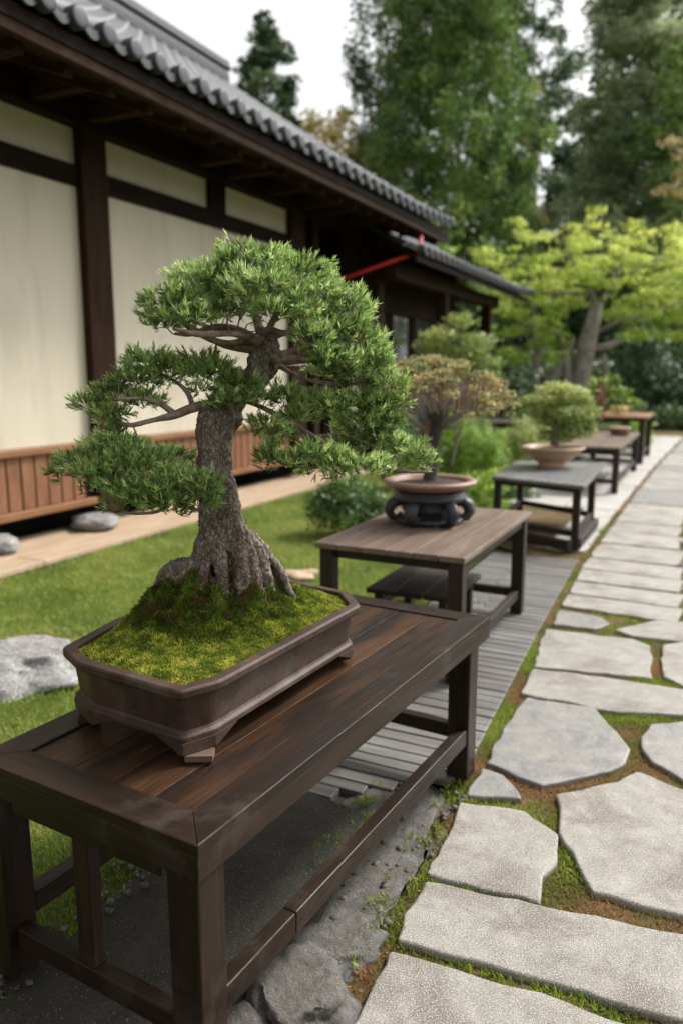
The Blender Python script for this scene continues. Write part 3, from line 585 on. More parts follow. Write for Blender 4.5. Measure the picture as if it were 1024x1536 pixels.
# ------------------------------------------------------------------ the big juniper bonsai
D0 = 2.33
base = potw(TL[0], TL[1], .24)
TREE = empty('juniper_bonsai', tuple(potw(TL[0], TL[1], .2)), 0, 'large old juniper bonsai with grey trunk and layered green foliage in the front pot', 'bonsai tree')
def tl(px, py, dd=0): return local(TREE, at(px, py, D0+dd))
mm = D0/F
def limb(mb, pts, seg=10, wob=.25):
    P_ = [tl(p[0], p[1], p[3] if len(p) > 3 else 0) for p in pts]; Rr = [p[2]*mm for p in pts]
    # smooth
    for _ in range(2):
        NP, NR = [P_[0]], [Rr[0]]
        for a, b_, ra, rb in zip(P_, P_[1:], Rr, Rr[1:]): NP += [a*.75+b_*.25, a*.25+b_*.75]; NR += [ra*.75+rb*.25, ra*.25+rb*.75]
        P_, Rr = NP+[P_[-1]], NR+[Rr[-1]]
    mb.tube(P_, Rr, seg, wob)
mb = MB()
limb(mb, [(356, 925, 27), (350, 880, 28), (343, 830, 30), (333, 780, 31), (325, 730, 28), (321, 690, 25), (322, 655, 27), (326, 630, 30), (332, 614, 27)], 20, .12)
limb(mb, [(330, 640, 20, .02), (352, 628, 14, .02), (362, 622, 8, .02)], 10, .2)
limb(mb, [(312, 765, 12, -.04), (310, 810, 15, -.05), (301, 838, 15, -.06), (284, 853, 11, -.08), (262, 853, 10, -.09), (245, 866, 9, -.08), (238, 885, 8, -.06), (232, 905, 7, -.06)], 12, .5)
limb(mb, [(300, 842, 9, -.07), (280, 858, 7, -.09), (262, 872, 8, -.1), (250, 893, 7, -.09), (244, 910, 6, -.09)], 10, .5)
limb(mb, [(306, 835, 9, -.03), (286, 842, 8, -.01), (262, 846, 7, .01), (244, 856, 6, .02), (236, 880, 6, .02)], 10, .5)
limb(mb, [(318, 790, 11, -.05), (312, 830, 11, -.07), (303, 862, 10, -.09), (296, 890, 10, -.10), (290, 920, 8, -.10)], 12, .5)
limb(mb, [(326, 780, 12, -.06), (330, 830, 11, -.075), (333, 870, 10, -.09), (336, 920, 10, -.09)], 12, .4)
limb(mb, [(345, 760, 12, -.04), (357, 810, 12, -.055), (361, 860, 11, -.07), (366, 915, 11, -.08)], 12, .4)
limb(mb, [(358, 790, 10, -.02), (374, 830, 11, -.03), (384, 870, 9, -.05), (390, 915, 9, -.06)], 12, .4)
limb(mb, [(352, 780, 11, .02), (380, 820, 12, .02), (398, 850, 10, 0), (410, 900, 9, 0)], 12, .45)
limb(mb, [(370, 800, 9, .06), (398, 828, 10, .06), (420, 860, 8, .05), (434, 902, 7, .05)], 12, .45)
limb(mb, [(385, 815, 7, .02), (412, 840, 7, .03), (430, 872, 6, .02), (440, 905, 6, .02)], 10, .5)
limb(mb, [(332, 620, 26), (350, 600, 21, .03), (375, 575, 20, .05), (391, 556, 22, .05), (394, 538, 25, .05), (399, 520, 22, .05), (395, 506, 16, .05), (388, 498, 10, .05)], 14, .2)
for ang, ln, r0 in ((200, .17, .012), (232, .20, .011), (262, .15, .010), (170, .16, .010), (300, .16, .010), (335, .13, .009), (20, .14, .010)):
    pts = []; rr_ = []
    for k in range(9):
        f = k/8; a = R(ang)+.5*math.sin(f*4+ang); d_ = .055+ln*f; x_ = TL[0]+d_*math.cos(a); y_ = TL[1]+d_*math.sin(a)
        pw = potw(x_, y_, mh(x_, y_)+.006*(1-f)+.004*math.sin(f*9+ang)-.006*f); pts.append(local(TREE, pw)); rr_.append(r0*(1-.6*f))
    mb.tube(pts, rr_, 8, .5)
tr = mb.build('trunk', bark, TREE)
md = tr.modifiers.new('rm', 'REMESH'); md.mode = 'VOXEL'; md.voxel_size = .0048; md.use_smooth_shade = True
for nm, sz, st in (('bark_lumps', .04, .018), ('bark_grain', .010, .009)):
    tx = bpy.data.textures.new(nm, 'CLOUDS'); tx.noise_scale = sz; tx.noise_depth = 3
    dm = tr.modifiers.new(nm, 'DISPLACE'); dm.texture = tx; dm.strength = st; dm.mid_level = .5; dm.texture_coords = 'LOCAL'
BR = [
 [(388, 508, 9, .02), (362, 508, 8, -.03), (338, 518, 7, -.07), (305, 505, 5, -.1), (285, 488, 3, -.1)],
 [(392, 512, 8, .03), (372, 498, 7, .02), (345, 490, 5, -.02), (318, 492, 5, -.05), (285, 505, 3, -.06), (262, 500, 2, -.06)],
 [(394, 506, 8, .03), (404, 492, 7, -.02), (430, 500, 6, -.06), (455, 490, 4, -.09)],
 [(400, 536, 9, .03), (430, 528, 7, -.02), (452, 520, 5, -.05), (478, 512, 3, -.08)],
 [(392, 520, 15, .04), (360, 518, 12, 0), (325, 512, 10, -.03), (295, 500, 7, -.04), (270, 480, 4, -.05)],
 [(385, 515, 11, .05), (350, 500, 8, .08), (320, 495, 6, .1), (290, 478, 4, .1), (262, 478, 3, .08)],
 [(390, 510, 12, .0), (365, 500, 10, -.08), (335, 500, 7, -.13), (300, 500, 5, -.15), (260, 492, 3, -.17)],
 [(395, 505, 12, .04), (385, 480, 9, .08), (375, 455, 8, .05), (360, 430, 5, .0)],
 [(400, 510, 12, .04), (425, 497, 8, .05), (460, 495, 6, .08), (495, 480, 4, .1)],
 [(402, 530, 13, .04), (425, 538, 12, .0), (450, 540, 8, -.04), (480, 540, 5, -.06), (520, 530, 3, -.08)],
 [(400, 548, 9, .05), (440, 550, 6, .1), (480, 548, 4, .12)],
 [(405, 540, 6, .05), (430, 555, 4, .06), (470, 572, 3.5, .06), (520, 576, 3, .04), (560, 574, 2, .02)],
 [(400, 505, 9, .05), (415, 470, 7, .0), (430, 440, 5, -.05), (455, 425, 3, -.08)],
 [(395, 500, 8, .06), (380, 460, 6, .15), (395, 420, 4, .18)],
 [(350, 612, 12, .0), (318, 606, 11, -.02), (290, 612, 9, -.04), (262, 622, 8, -.06), (235, 632, 6, -.06), (200, 640, 4, -.05), (175, 634, 3, -.04)],
 [(262, 622, 6, -.06), (240, 605, 4, -.08), (205, 595, 3, -.10), (170, 600, 2, -.1)],
 [(290, 612, 6, -.04), (285, 590, 4, -.02), (262, 570, 3, 0), (240, 560, 2, .02)],
 [(318, 606, 6, -.02), (322, 585, 4, -.05), (345, 570, 3, -.06)],
 [(365, 600, 8, .02), (392, 612, 6, .0), (430, 628, 4.5, -.03), (470, 655, 4.5, -.06), (510, 680, 4, -.08), (560, 700, 3.2, -.09), (610, 706, 2.5, -.10), (648, 708, 1.5, -.1)],
 [(470, 655, 3.5, -.06), (520, 650, 2.5, -.02), (570, 640, 2, 0)],
 [(430, 628, 3.5, -.03), (410, 655, 3, -.08), (400, 680, 2.5, -.1), (430, 700, 2, -.12)],
 [(510, 680, 3, -.08), (480, 700, 2.5, -.12), (450, 705, 2, -.14)],
 [(322, 735, 13, -.04), (300, 742, 10, -.09), (262, 748, 7, -.12), (215, 742, 5, -.13), (170, 725, 4, -.12), (130, 712, 2.5, -.1)],
 [(262, 748, 5, -.12), (240, 765, 3, -.18), (205, 770, 2, -.2), (180, 768, 1.5, -.2)],
 [(262, 748, 5, -.12), (290, 762, 3, -.17), (310, 765, 2, -.2)],
 [(322, 735, 8, 0), (290, 715, 6, .05), (240, 700, 4, .06), (200, 690, 3, .06)],
]
# ------------------------------------------------------------------ pads
PADS = {
 'crown': [(375, 398, 62, 30), (320, 425, 60, 28), (265, 458, 48, 22, -.04), (235, 478, 24, 12, -.04), (300, 455, 52, 18, .08), (430, 415, 62, 34), (395, 435, 55, 25, -.12), (470, 450, 55, 34), (440, 470, 42, 22, -.12), (520, 470, 40, 34), (455, 440, 55, 30, .12), (350, 445, 60, 22, .12), (330, 470, 40, 12, -.1), (290, 478, 45, 12, -.12), (245, 490, 22, 8, -.1), (400, 470, 22, 13, -.17), (495, 500, 42, 28, -.02), (470, 508, 28, 18, -.12)],
 'right': [(535, 510, 36, 30), (552, 552, 42, 28), (500, 545, 40, 22, -.08), (520, 560, 38, 18), (580, 580, 32, 24), (545, 530, 40, 30, .1), (480, 560, 18, 10, .06)],
 'right_mid': [(505, 612, 52, 22), (560, 612, 42, 24), (470, 605, 30, 18, .05), (585, 635, 26, 20), (540, 640, 44, 16), (600, 605, 14, 12)],
 'right_low': [(560, 665, 48, 22), (600, 682, 38, 24), (520, 670, 28, 16, .04), (475, 690, 36, 22, -.12), (440, 698, 22, 14, -.14), (545, 702, 40, 16, -.12), (505, 700, 30, 16, -.14), (625, 690, 20, 16, -.08), (645, 696, 9, 14, -.1), (500, 720, 12, 6, -.15)],
 'centre': [(425, 605, 22, 24, -.02), (445, 628, 22, 14, -.03), (395, 600, 26, 12, -.06), (400, 640, 28, 12, -.08), (420, 660, 24, 14, -.1), (405, 690, 22, 18, -.12), (385, 650, 14, 7, -.1)],
 'left_mid': [(225, 545, 42, 18, .04), (255, 560, 45, 20), (205, 575, 38, 20), (170, 592, 30, 18), (135, 610, 26, 13), (300, 550, 38, 18), (320, 565, 42, 18, -.05), (355, 582, 34, 18, -.06), (340, 606, 28, 12, -.1), (165, 625, 26, 14, -.04), (215, 605, 34, 12, -.05), (300, 590, 12, 8, -.1), (175, 648, 16, 12, -.03), (372, 600, 18, 10, -.08)],
 'left_low': [(175, 672, 48, 16), (125, 700, 38, 20), (95, 712, 22, 12), (205, 695, 50, 22, -.05), (165, 712, 52, 20, -.1), (255, 688, 30, 12, .03), (280, 695, 20, 9, .04), (265, 725, 46, 22, -.12), (300, 740, 28, 28, -.16), (225, 742, 48, 18, -.15), (250, 760, 40, 14, -.18), (185, 735, 40, 14, -.14), (308, 760, 18, 14, -.17), (175, 762, 14, 8, -.18), (140, 735, 20, 8, -.1)],
}
def tufts(pads, dens, name, tone=.5):
    bs, ds, vs_, tw = [], [], [], []
    for p in pads:
        px, py, rx, ry = p[:4]; dd = p[4] if len(p) > 4 else 0
        c = tl(px, py, dd); rX, rY, rZ = rx*mm, max(rx*.8, ry)*mm, ry*mm
        n = int(dens*(rX*rY+rX*rZ+rY*rZ)/1e-4)
        d_ = unit(rng.normal(size=(n, 3))); flip = rng.random(n) < .55; d_[flip, 2] = np.abs(d_[flip, 2])
        rad = rng.random(n)**.38; lump = 1+.16*np.sin(d_[:, 0]*6+px)+.14*np.sin(d_[:, 1]*7+py)+.1*np.sin(d_[:, 2]*9+px)
        pos = c+(rt[None]*(d_[:, :1]*rX)+np.array([fw[0], fw[1], 0])[None]*(d_[:, 1:2]*rY)+np.array([0, 0, 1.])[None]*(d_[:, 2:]*rZ))*(rad*lump)[:, None]
        out = unit(pos-c)*np.array([1, 1, .6]); dr = unit(out*.75+np.array([0, 0, .62])+rng.normal(size=(n, 3))*.35)
        # tone runs from darker olive inside each pad to lighter green outside
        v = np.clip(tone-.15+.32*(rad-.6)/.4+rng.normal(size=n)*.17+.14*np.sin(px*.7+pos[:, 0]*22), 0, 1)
        bs.append(pos); ds.append(dr); vs_.append(v); tw.append(pos[:: 9])
    bs = np.concatenate(bs); ds = np.concatenate(ds); vs_ = np.concatenate(vs_); K = 12
    B = np.repeat(bs, K, 0); D = np.repeat(ds, K, 0); v = np.repeat(vs_, K); n = len(B)
    f = np.tile(np.linspace(0, .75, K), len(bs))
    D2 = unit(D+rng.normal(size=(n, 3))*.46*(1-.5*f)[:, None]); L = (.015+.014*rng.random(n))
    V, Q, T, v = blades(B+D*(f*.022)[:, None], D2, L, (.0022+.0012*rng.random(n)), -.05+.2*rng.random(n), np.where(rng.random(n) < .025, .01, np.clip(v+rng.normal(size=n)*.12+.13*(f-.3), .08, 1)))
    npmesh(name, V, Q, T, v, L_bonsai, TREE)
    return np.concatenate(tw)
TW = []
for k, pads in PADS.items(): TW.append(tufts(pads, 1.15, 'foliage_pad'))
# limbs + fine twigs that run from the limbs out to the tufts
for br in BR:
    bq = [(p_[0]+(random.uniform(-3, 3) if 0 < k_ < len(br)-1 else 0), p_[1]+(random.uniform(-3, 3) if 0 < k_ < len(br)-1 else 0), p_[2]*(.64 if p_[2] > 5 else .85), p_[3]) for k_, p_ in enumerate(br)]; mb = MB(); limb(mb, bq, 10, .7); mb.build('branch', limbm if br[0][2] > 5 else twig, TREE)
bp = []
for br in BR:
    for a, b_ in zip(br, br[1:]):
        for f in (0, .35, .7): bp.append(tl(a[0]*(1-f)+b_[0]*f, a[1]*(1-f)+b_[1]*f, a[3]*(1-f)+b_[3]*f))
bp = np.array(bp); mb = MB()
for p in np.concatenate(TW)[::3]:
    dd = np.linalg.norm(bp-p, axis=1)
    j = np.argmin(dd)
    if .02 < dd[j] < .17:
        q0 = bp[j]; m1 = q0*.6+p*.4+rng.normal(size=3)*.008-np.array([0, 0, .008]); m2 = q0*.25+p*.75+rng.normal(size=3)*.007
        mb.tube([q0, m1, m2, p], [.0026, .002, .0015, .001], 4, 0, False)
mb.build('twigs', twig, TREE)['kind'] = 'stuff'

# ------------------------------------------------------------------ pot two on a carved stand
p = G(643, 795, .65); S2 = empty('carved_stand', (p[0], 4.07, .65), R(10), 'black carved plant stand with scroll feet on the plank table', 'plant stand')
S2.location.x = G(643, 795, .65)[0]+.0
c2 = G(643, 783, .65); S2.location = (c2[0], c2[1], .65)
mb = MB(); mb.lathe([(.15, .135), (.20, .135), (.215, .15), (.215, .165), (.2, .17), (.205, .19), (.19, .195), (.10, .195)], 40); mb.build('top_ring', iron, S2)
mb = MB(); mb.lathe([(.10, .06), (.15, .065), (.165, .09), (.15, .115), (.17, .134), (.1, .134)], 40); mb.build('drum', iron, S2)
for k in range(6):
    a = 2*math.pi*k/6+.25; ca, sa = math.cos(a), math.sin(a)
    pr_ = [(.15, .125), (.19, .13), (.225, .105), (.235, .065), (.215, .03), (.18, .022), (.165, .04), (.18, .055)]
    mb = MB(); mb.tube([(r0*ca, r0*sa, z0) for r0, z0 in pr_], [.028, .032, .033, .03, .026, .022, .018, .012], 10, .5); mb.build('scroll_leg', iron, S2)
mb = MB(); mb.lathe([(.13, .012), (.19, .012), (.2, .024), (.19, .036), (.13, .036)], 40)
for k in range(3): a = 2*math.pi*k/3+.9; mb.tube([(.16*math.cos(a), .16*math.sin(a), .001), (.17*math.cos(a), .17*math.sin(a), .02)], [.03, .022], 8)
mb.build('base_ring', iron, S2)
P2 = empty('round_pot', (S2.location.x, S2.location.y, .846), 0, 'shallow round terracotta pot on the black carved stand', 'plant pot')
mb = MB(); mb.lathe([(.12, 0), (.18, .001), (.215, .012), (.235, .03), (.262, .034), (.272, .044), (.268, .056), (.255, .06), (.225, .058), (.215, .045), (.21, .03)], 48); mb.build('body', terra, P2)
mb = MB(); mb.lathe([(.2, .033), (.208, .034), (.15, .044), (.02, .052)], 32); mb.build('soil', soilm, P2)
dep2 = float((np.array([S2.location.x, S2.location.y, .9])-CAM)@fw)
B2 = empty('maple_bonsai', (S2.location.x, S2.location.y, .895), 0, 'wide domed bonsai with orange, pink and olive leaves and bare twigs, in the round pot', 'bonsai tree')
def lim(root, dep, pts, mat, name='branch', seg=8, wob=.2):
    k = dep/F; mb = MB(); P_ = [local(root, at(p[0], p[1], dep+(p[3] if len(p) > 3 else 0))) for p in pts]; mb.tube(P_, [p[2]*k for p in pts], seg, wob); return mb.build(name, mat, root)
lim(B2, dep2, [(640, 748, 16), (643, 730, 11), (646, 700, 9), (650, 665, 9), (656, 630, 11), (662, 600, 9)], barkdk, 'trunk')
for q_ in ([(648, 660, 5), (625, 635, 4), (600, 615, 3), (585, 600, 2)], [(655, 640, 6), (690, 622, 5, -.1), (725, 615, 3, -.15), (750, 612, 2, -.15)], [(655, 640, 5), (680, 640, 3, .1), (700, 625, 2, .1)], [(660, 610, 6), (640, 590, 4, -.1), (610, 580, 2, -.15)],
           [(660, 610, 6), (690, 590, 4, .1), (720, 580, 2, .1)], [(648, 672, 3, -.1), (635, 660, 2, -.1), (622, 650, 1.5, -.1)], [(676, 700, 3, .05), (682, 670, 2.5, .05), (692, 640, 2, 0)]): lim(B2, dep2, q_, barkbg, 'branch', 6)
k2 = dep2/F
def cl(root, dep, lst, flat=1.):
    out = []
    for c in lst:
        px, py, rx, ry = c[:4]; dd = c[4] if len(c) > 4 else 0; tone = c[5] if len(c) > 5 else .5
        k = dep/F; out.append((local(root, at(px, py, dep+dd*1.)), (rx*k, max(rx*.85, ry)*k, ry*k*flat), tone))
    return out
fb = []
for i in range(130):
    a = random.uniform(0, 6.28); rr = random.random()**.5; cx = 654+114*rr*math.cos(a); hh_ = math.sqrt(max(0, 1-rr**2)); top_ = 628-92*hh_**.8+random.uniform(-5, 5)+(6 if cx > 700 else 0)
    fb.append((cx, top_+random.random()**2*40*hh_, random.uniform(9, 20), random.uniform(5, 9), .36*rr*math.sin(a), .55+random.uniform(-.45, .4)+(.2 if cx > 730 else 0)))
foliage('foliage', cl(B2, dep2, fb), .50, .019, L_orange, B2, .6, .5, .6)
mb = MB()
for i in range(700):
    a = random.uniform(0, 6.28); rr = random.uniform(.1, .36); px = 665+rr*math.cos(a)/k2*1.0; py = 600+14*math.sin(i)-30*(1-(rr/.36)**2)*random.random()
    q0 = local(B2, at(px, py+8, dep2+rr*math.sin(a)*.8)); d_ = Vector((math.cos(a)*.5, math.sin(a)*.5, .5+random.random()))*random.uniform(.04, .08)
    mb.tube([q0, Vector(q0)+d_*.5+Vector((0, 0, .005)), Vector(q0)+d_], [.0035, .003, .0016], 4, 0, False)
mb.build('twigs', simple('pale_twig_bark', [(.3, (.25, .18, .14)), (.7, (.42, .33, .27))], 20), B2)['kind'] = 'stuff'
foliage('low_leaves', cl(B2, dep2, [(650, 728, 14, 5, -.03, .4)]), .8, .02, L_pale, B2)

# ------------------------------------------------------------------ tan bowl bonsai
c3 = G(827, 700, .58); BW = empty('tan_bowl', (c3[0], c3[1], .58), 0, 'wide smooth tan clay bowl on the grey low table', 'plant pot')
mb = MB(); mb.lathe([(.10, 0), (.135, .0), (.14, .03), (.135, .04), (.19, .075), (.265, .14), (.298, .185), (.318, .19), (.322, .2), (.31, .208), (.285, .205), (.27, .185), (.26, .17)], 56); mb.build('body', tan, BW)
mb = MB(); mb.lathe([(.24, .165), (.262, .166), (.2, .18), (.02, .19)], 32); mb.build('soil', soilm, BW)
dep3 = float((np.array([c3[0], c3[1], .8])-CAM)@fw); B3 = empty('azalea_bonsai', (c3[0], c3[1], .765), 0, 'round-crowned pale green bonsai growing in the tan bowl', 'bonsai tree')
lim(B3, dep3, [(830, 668, 7), (834, 650, 5), (828, 630, 5), (835, 605, 3)], barkbg, 'trunk')
for q_ in ([(834, 650, 3), (855, 632, 2), (870, 615, 2)], [(828, 640, 3), (810, 622, 2), (800, 605, 1.5)], [(834, 648, 3), (815, 650, 2), (805, 640, 1)]): lim(B3, dep3, q_, barkbg, 'branch', 6)
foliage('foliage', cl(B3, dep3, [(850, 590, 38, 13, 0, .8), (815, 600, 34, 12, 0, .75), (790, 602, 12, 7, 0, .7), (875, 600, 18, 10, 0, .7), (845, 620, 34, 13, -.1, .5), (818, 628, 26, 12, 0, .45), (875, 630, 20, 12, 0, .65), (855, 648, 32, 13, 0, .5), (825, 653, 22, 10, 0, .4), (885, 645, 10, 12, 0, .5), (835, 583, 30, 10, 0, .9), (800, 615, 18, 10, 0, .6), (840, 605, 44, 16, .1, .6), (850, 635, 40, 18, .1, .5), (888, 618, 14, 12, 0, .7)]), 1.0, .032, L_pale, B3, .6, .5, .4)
# plants on the far tables
def shrub(name, px, py, dep, lst, mat, size, label, cat, dens=.8, group=None, trunk=None, bark_=barkbg, z=None, fill=.4, flat=1.):
    b_ = at(px, py, dep); root = empty(name, (b_[0], b_[1], 0. if z is None else z), 0, label, cat, group)
    if trunk:
        for i, t_ in enumerate(trunk): lim(root, dep, t_, bark_, 'trunk' if i == 0 else 'branch', 8)
    foliage('foliage' if cat != 'tree' else 'crown', cl(root, dep, lst, flat), dens, size, mat, root, .6, .4, fill); return root
reds = simple('reddish_bark', [(.3, (.16, .07, .04)), (.7, (.3, .14, .08))], 6)
dt = float((np.array([-1.5, 14.6, .8])-CAM)@fw)
shrub('bonsai', 900, 626, dt, [(905, 575, 16, 12, 0, .5), (925, 590, 22, 14, 0, .3), (890, 580, 12, 14, 0, .5), (945, 605, 20, 10, 0, .3), (920, 570, 14, 10, 0, .4)], L_bush, .09, 'green bonsai with a red-brown trunk on the farthest table', 'bonsai tree', .7, trunk=[[(898, 628, 8), (899, 600, 8), (900, 570, 6)], [(899, 600, 4), (915, 590, 3), (925, 585, 2)]], bark_=reds, z=.82)
shrub('potted_plant', 925, 620, dt-.2, [(925, 614, 13, 8, 0, .4), (935, 612, 9, 6, 0, .9)], L_yel, .07, 'low yellow and orange plant on the farthest table', 'plant', .8, z=.82)
mb = MB(); mb.lathe([(.09, 0), (.13, .01), (.16, .10), (.17, .11), (.16, .12), (.1, .11)], 24); o = mb.build('flower_pot', terra); q_ = (-1.25, 12.3); o.location = (q_[0], q_[1], .602); tag(o, 'small reddish pot on the narrow table with the reddish top', 'plant pot')

# ------------------------------------------------------------------ building
BX = -5.4
HALL = empty('hall_building', (BX, 8, 0), 0, 'long dark timber hall with cream plaster walls and grey tiled roof', 'building')
def part(name, mat, boxes, bevel=.006, root=None):
    root = root or HALL; mb = MB()
    for x0, x1, y0, y1, z0, z1, ax in boxes:
        mb.box(((x0+x1)/2-root.location.x, (y0+y1)/2-root.location.y, (z0+z1)/2), (x1-x0, y1-y0, z1-z0), ax)
    return mb.build(name, mat, root, bevel)
posts = [(1.55, 1.88), (5.66, 5.99), (9.55, 9.93)]
for a, b_ in posts: part('post', W_post, [(BX-.22, BX+.06, a, b_, .14, 3.70, 2)])
part('post', W_post, [(BX-.22, BX+.05, 10.2, 10.36, .14, 3.70, 2)])
bays = [(-2., 1.55), (1.88, 5.66), (5.99, 9.55)]
for a, b_ in bays:
    part('wall_panel', plaster, [(BX-.10, BX-.03, a, b_, .87, 3.20, 2)], 0)
    part('wall_panel', plaster, [(BX-.10, BX-.03, a, b_, 3.38, 3.70, 2)], 0)
    part('beam', W_beam, [(BX-.12, BX+.02, a+.002, b_-.002, 3.202, 3.378, 1)])
    part('rail', W_rail, [(BX-.10, BX+.05, a+.002, b_-.002, .80, .868, 1)], .012)
    part('sill', W_rail, [(BX-.06, BX+.045, a+.002, b_-.002, .255, .325, 1)], .01)
    y = a+.01; bx = []; dk = []
    while y < b_-.16: bx.append((BX-.035, BX+.004+random.uniform(0, .006), y, y+.135, .326, .799, 2)); y += .152
    part('siding', W_siding, bx, .006); part('backing_board', dark, [(BX-.075, BX-.04, a, b_, .326, .799, 2)], 0)
mid = (bays[2][0]+bays[2][1])/2
part('strut', W_beam, [(BX-.12, BX+.025, 7.71, 8.03, 3.379, 3.699, 2)])
part('strut', W_beam, [(BX-.12, BX+.025, 3.6, 3.9, 3.379, 3.699, 2)])
part('top_beam', W_beam, [(BX-.2, BX+.12, -2, 13.0, 3.702, 3.96, 1)], .01)
part('foundation', dark, [(BX-1.2, BX-.6, -2, 20, 0, .85, 1)], 0)
part('floor', dark, [(BX-6, BX-.2, -2, 19.5, .255, .30, 1)], 0)
# recessed dark end bay with doors
part('door', W_beam, [(BX-.5, BX-.44, 10.36, 11.6, .3, 3.1, 2), (BX-.42, BX-.37, 11.3, 13., .3, 3.1, 2)])
part('door_frame', W_post, [(BX-.5, BX-.3, 11.9, 12.05, .3, 3.7, 2)])
part('wall_panel', plaster, [(BX-.36, BX-.34, 10.9, 12.3, 2.55, 2.95, 2)], 0)
part('wall_panel', W_beam, [(BX-.6, BX-.45, 10.36, 13., 3.0, 3.9, 1)], 0)
part('back_wall', dark, [(BX-6.2, BX-6., -2, 19.5, 0, 5.4, 1)], 0)
def roof(name, root, xe, ze, xr, zr, y0, y1, pitch=.289, sag=.25, tip=0., course=.27):
    nc = int(round((y1-y0)/pitch)); pitch = (y1-y0)/nc; S = 10; Ls = math.hypot(xr-xe, zr-ze); nr = int(Ls/course); vs = []; fs = []
    prof_ = []
    for k in range(S):
        u = (k/S-.5)*2   # cover tile in the middle
        prof_.append(.062*math.sqrt(max(0, 1-(u/.5)**2)) if abs(u) < .5 else -.018*math.sin((abs(u)-.5)*math.pi))
    cols = nc*S+1; sl = math.atan2(zr-ze, abs(xr-xe)); rows = []
    for i in range(nr):
        for f, st in ((0, .013), (.95, 0.)): rows.append(((i+f)/nr, st))
    rows.append((1., 0))
    for f, st in rows:
        for c in range(cols):
            y_ = y0+(y1-y0)*c/(cols-1); h = prof_[c % S]*(1 if st else .9)+st
            lift = tip*max(0, ((y_-y1+2.2)/2.2))**2*(1-f)
            x = xe+(xr-xe)*f; z = ze+(zr-ze)*f-sag*math.sin(math.pi*f)*.5+lift
            vs.append((x-root.location.x+math.sin(sl)*h*(1 if xr < xe else -1), y_-root.location.y, z+math.cos(sl)*h))
    for i in range(len(rows)-1):
        for c in range(cols-1): a = i*cols+c; fs.append((a, a+1, a+cols+1, a+cols))
    mb = MB(); mb.add(vs, fs, smooth=False); o = mb.build(name, tilem, root)
    mb = MB()
    for c in range(nc):
        yc = y0+pitch*(c+.5)-root.location.y; lift = tip*max(0, ((yc+root.location.y-y1+2.2)/2.2))**2
        ring = []; X = xe-root.location.x+.035; zc = ze+.03+lift
        n_ = 16
        for dx in (-.05, .03, .035):
            rr = .078 if dx < .034 else .052
            ring += [(X+dx, yc+rr*math.cos(2*math.pi*k/n_), zc+rr*math.sin(2*math.pi*k/n_)) for k in range(n_)]
        ff = [(i*n_+k, i*n_+(k+1) % n_, (i+1)*n_+(k+1) % n_, (i+1)*n_+k) for i in range(2) for k in range(n_)]+[tuple(range(2*n_, 3*n_))]
        mb.add(ring, ff, smooth=True)
        if c < nc-1:   # hanging crescent between the round ends
            v2 = []; k_ = 8
            for i in range(k_+1):
                u = i/k_; y_ = yc+.06+(pitch-.12)*u; zb = -.045-.045*math.sin(math.pi*u)
                v2 += [(X+.01, y_, zc+.005-.03*math.sin(math.pi*u)), (X+.01, y_, zc+zb), (X-.02, y_, zc+.005-.03*math.sin(math.pi*u)), (X-.02, y_, zc+zb)]
            ff = []
            for i in range(k_): a = i*4; ff += [(a, a+1, a+5, a+4), (a+3, a+2, a+6, a+7), (a+1, a+3, a+7, a+5), (a+2, a, a+4, a+6)]
            mb.add(v2, ff)
    mb.build('eave_tiles', tiledk, root); return o
EX, EZ = -4.2, 3.90; RX, RZ = -8.6, 6.80
roof('roof', HALL, EX, EZ, RX, RZ, -1.5, 13.0, sag=.10, tip=.08)
# roof underside, closing boards and far slope
mb = MB(); e = [(EX-.02, EZ-.06), (RX, RZ-.12), (2*RX-EX, EZ), (2*RX-EX, EZ-.15), (RX, RZ-.25), (EX-.02, EZ-.15)]
vs = [(x-BX, yy-8, z) for yy in (-1.5, 12.98) for x, z in e]; nn = len(e)
mb.add(vs, [(i, (i+1) % nn, nn+(i+1) % nn, nn+i) for i in range(nn)]+[(0, 1, 4, 5), (1, 2, 3, 4), (6, 11, 10, 7), (7, 10, 9, 8)]); mb.build('roof_boards', W_beam, HALL)
part('fascia', W_post, [(EX-.10, EX-.035, -1.5, 12.95, EZ-.235, EZ-.075, 1)], .01)
part('fascia', W_beam, [(EX-.26, EX-.13, -1.5, 12.9, EZ-.20, EZ-.13, 1)], .008)
part('ridge', tiledk, [(RX-.22, RX+.22, -1.5, 12.75, RZ-.08, RZ+.08, 1), (RX-.17, RX+.17, -1.5, 12.8, RZ+.083, RZ+.17, 1), (RX-.2, RX+.2, -1.5, 12.85, RZ+.173, RZ+.25, 1), (RX-.13, RX+.13, -1.5, 12.9, RZ+.253, RZ+.36, 1)], .02)
# gable end and verge
mb = MB(); mb.add([(x-BX, yy-8, z) for yy in (12.3, 12.4) for x, z in ((BX-.1, 3.0), (BX-.1, 4.5), (RX, RZ-.3), (2*RX-BX, 4.5), (2*RX-BX, 3.))], [(0, 1, 2, 3, 4), (9, 8, 7, 6, 5), (0, 5, 6, 1), (1, 6, 7, 2), (2, 7, 8, 3)]); mb.build('gable_wall', W_beam, HALL)
sl = (RZ-EZ)/(EX-RX)
mb = MB(); y = -1.3
while y < 12.9:
    q4 = Matrix.Identity(4); x0, x1 = EX-.16, BX-.3
    mb.bar((x0-BX, y-8, EZ-.245), (x1-BX, y-8, EZ-.245+(x0-x1)*sl*.55), .085, .09); y += .45
mb.build('rafters', W_post, HALL, .004)
for y in (2.6, 4.35, 5.1, 5.75, 7.4, 8.0, 8.9, 9.8, 10.3, 11.2, 11.9): mb = MB(); mb.box((BX+.42-BX, y-8, 3.82), (.60, .11, .13), 0); mb.build('bracket_arm', W_post, HALL, .008)
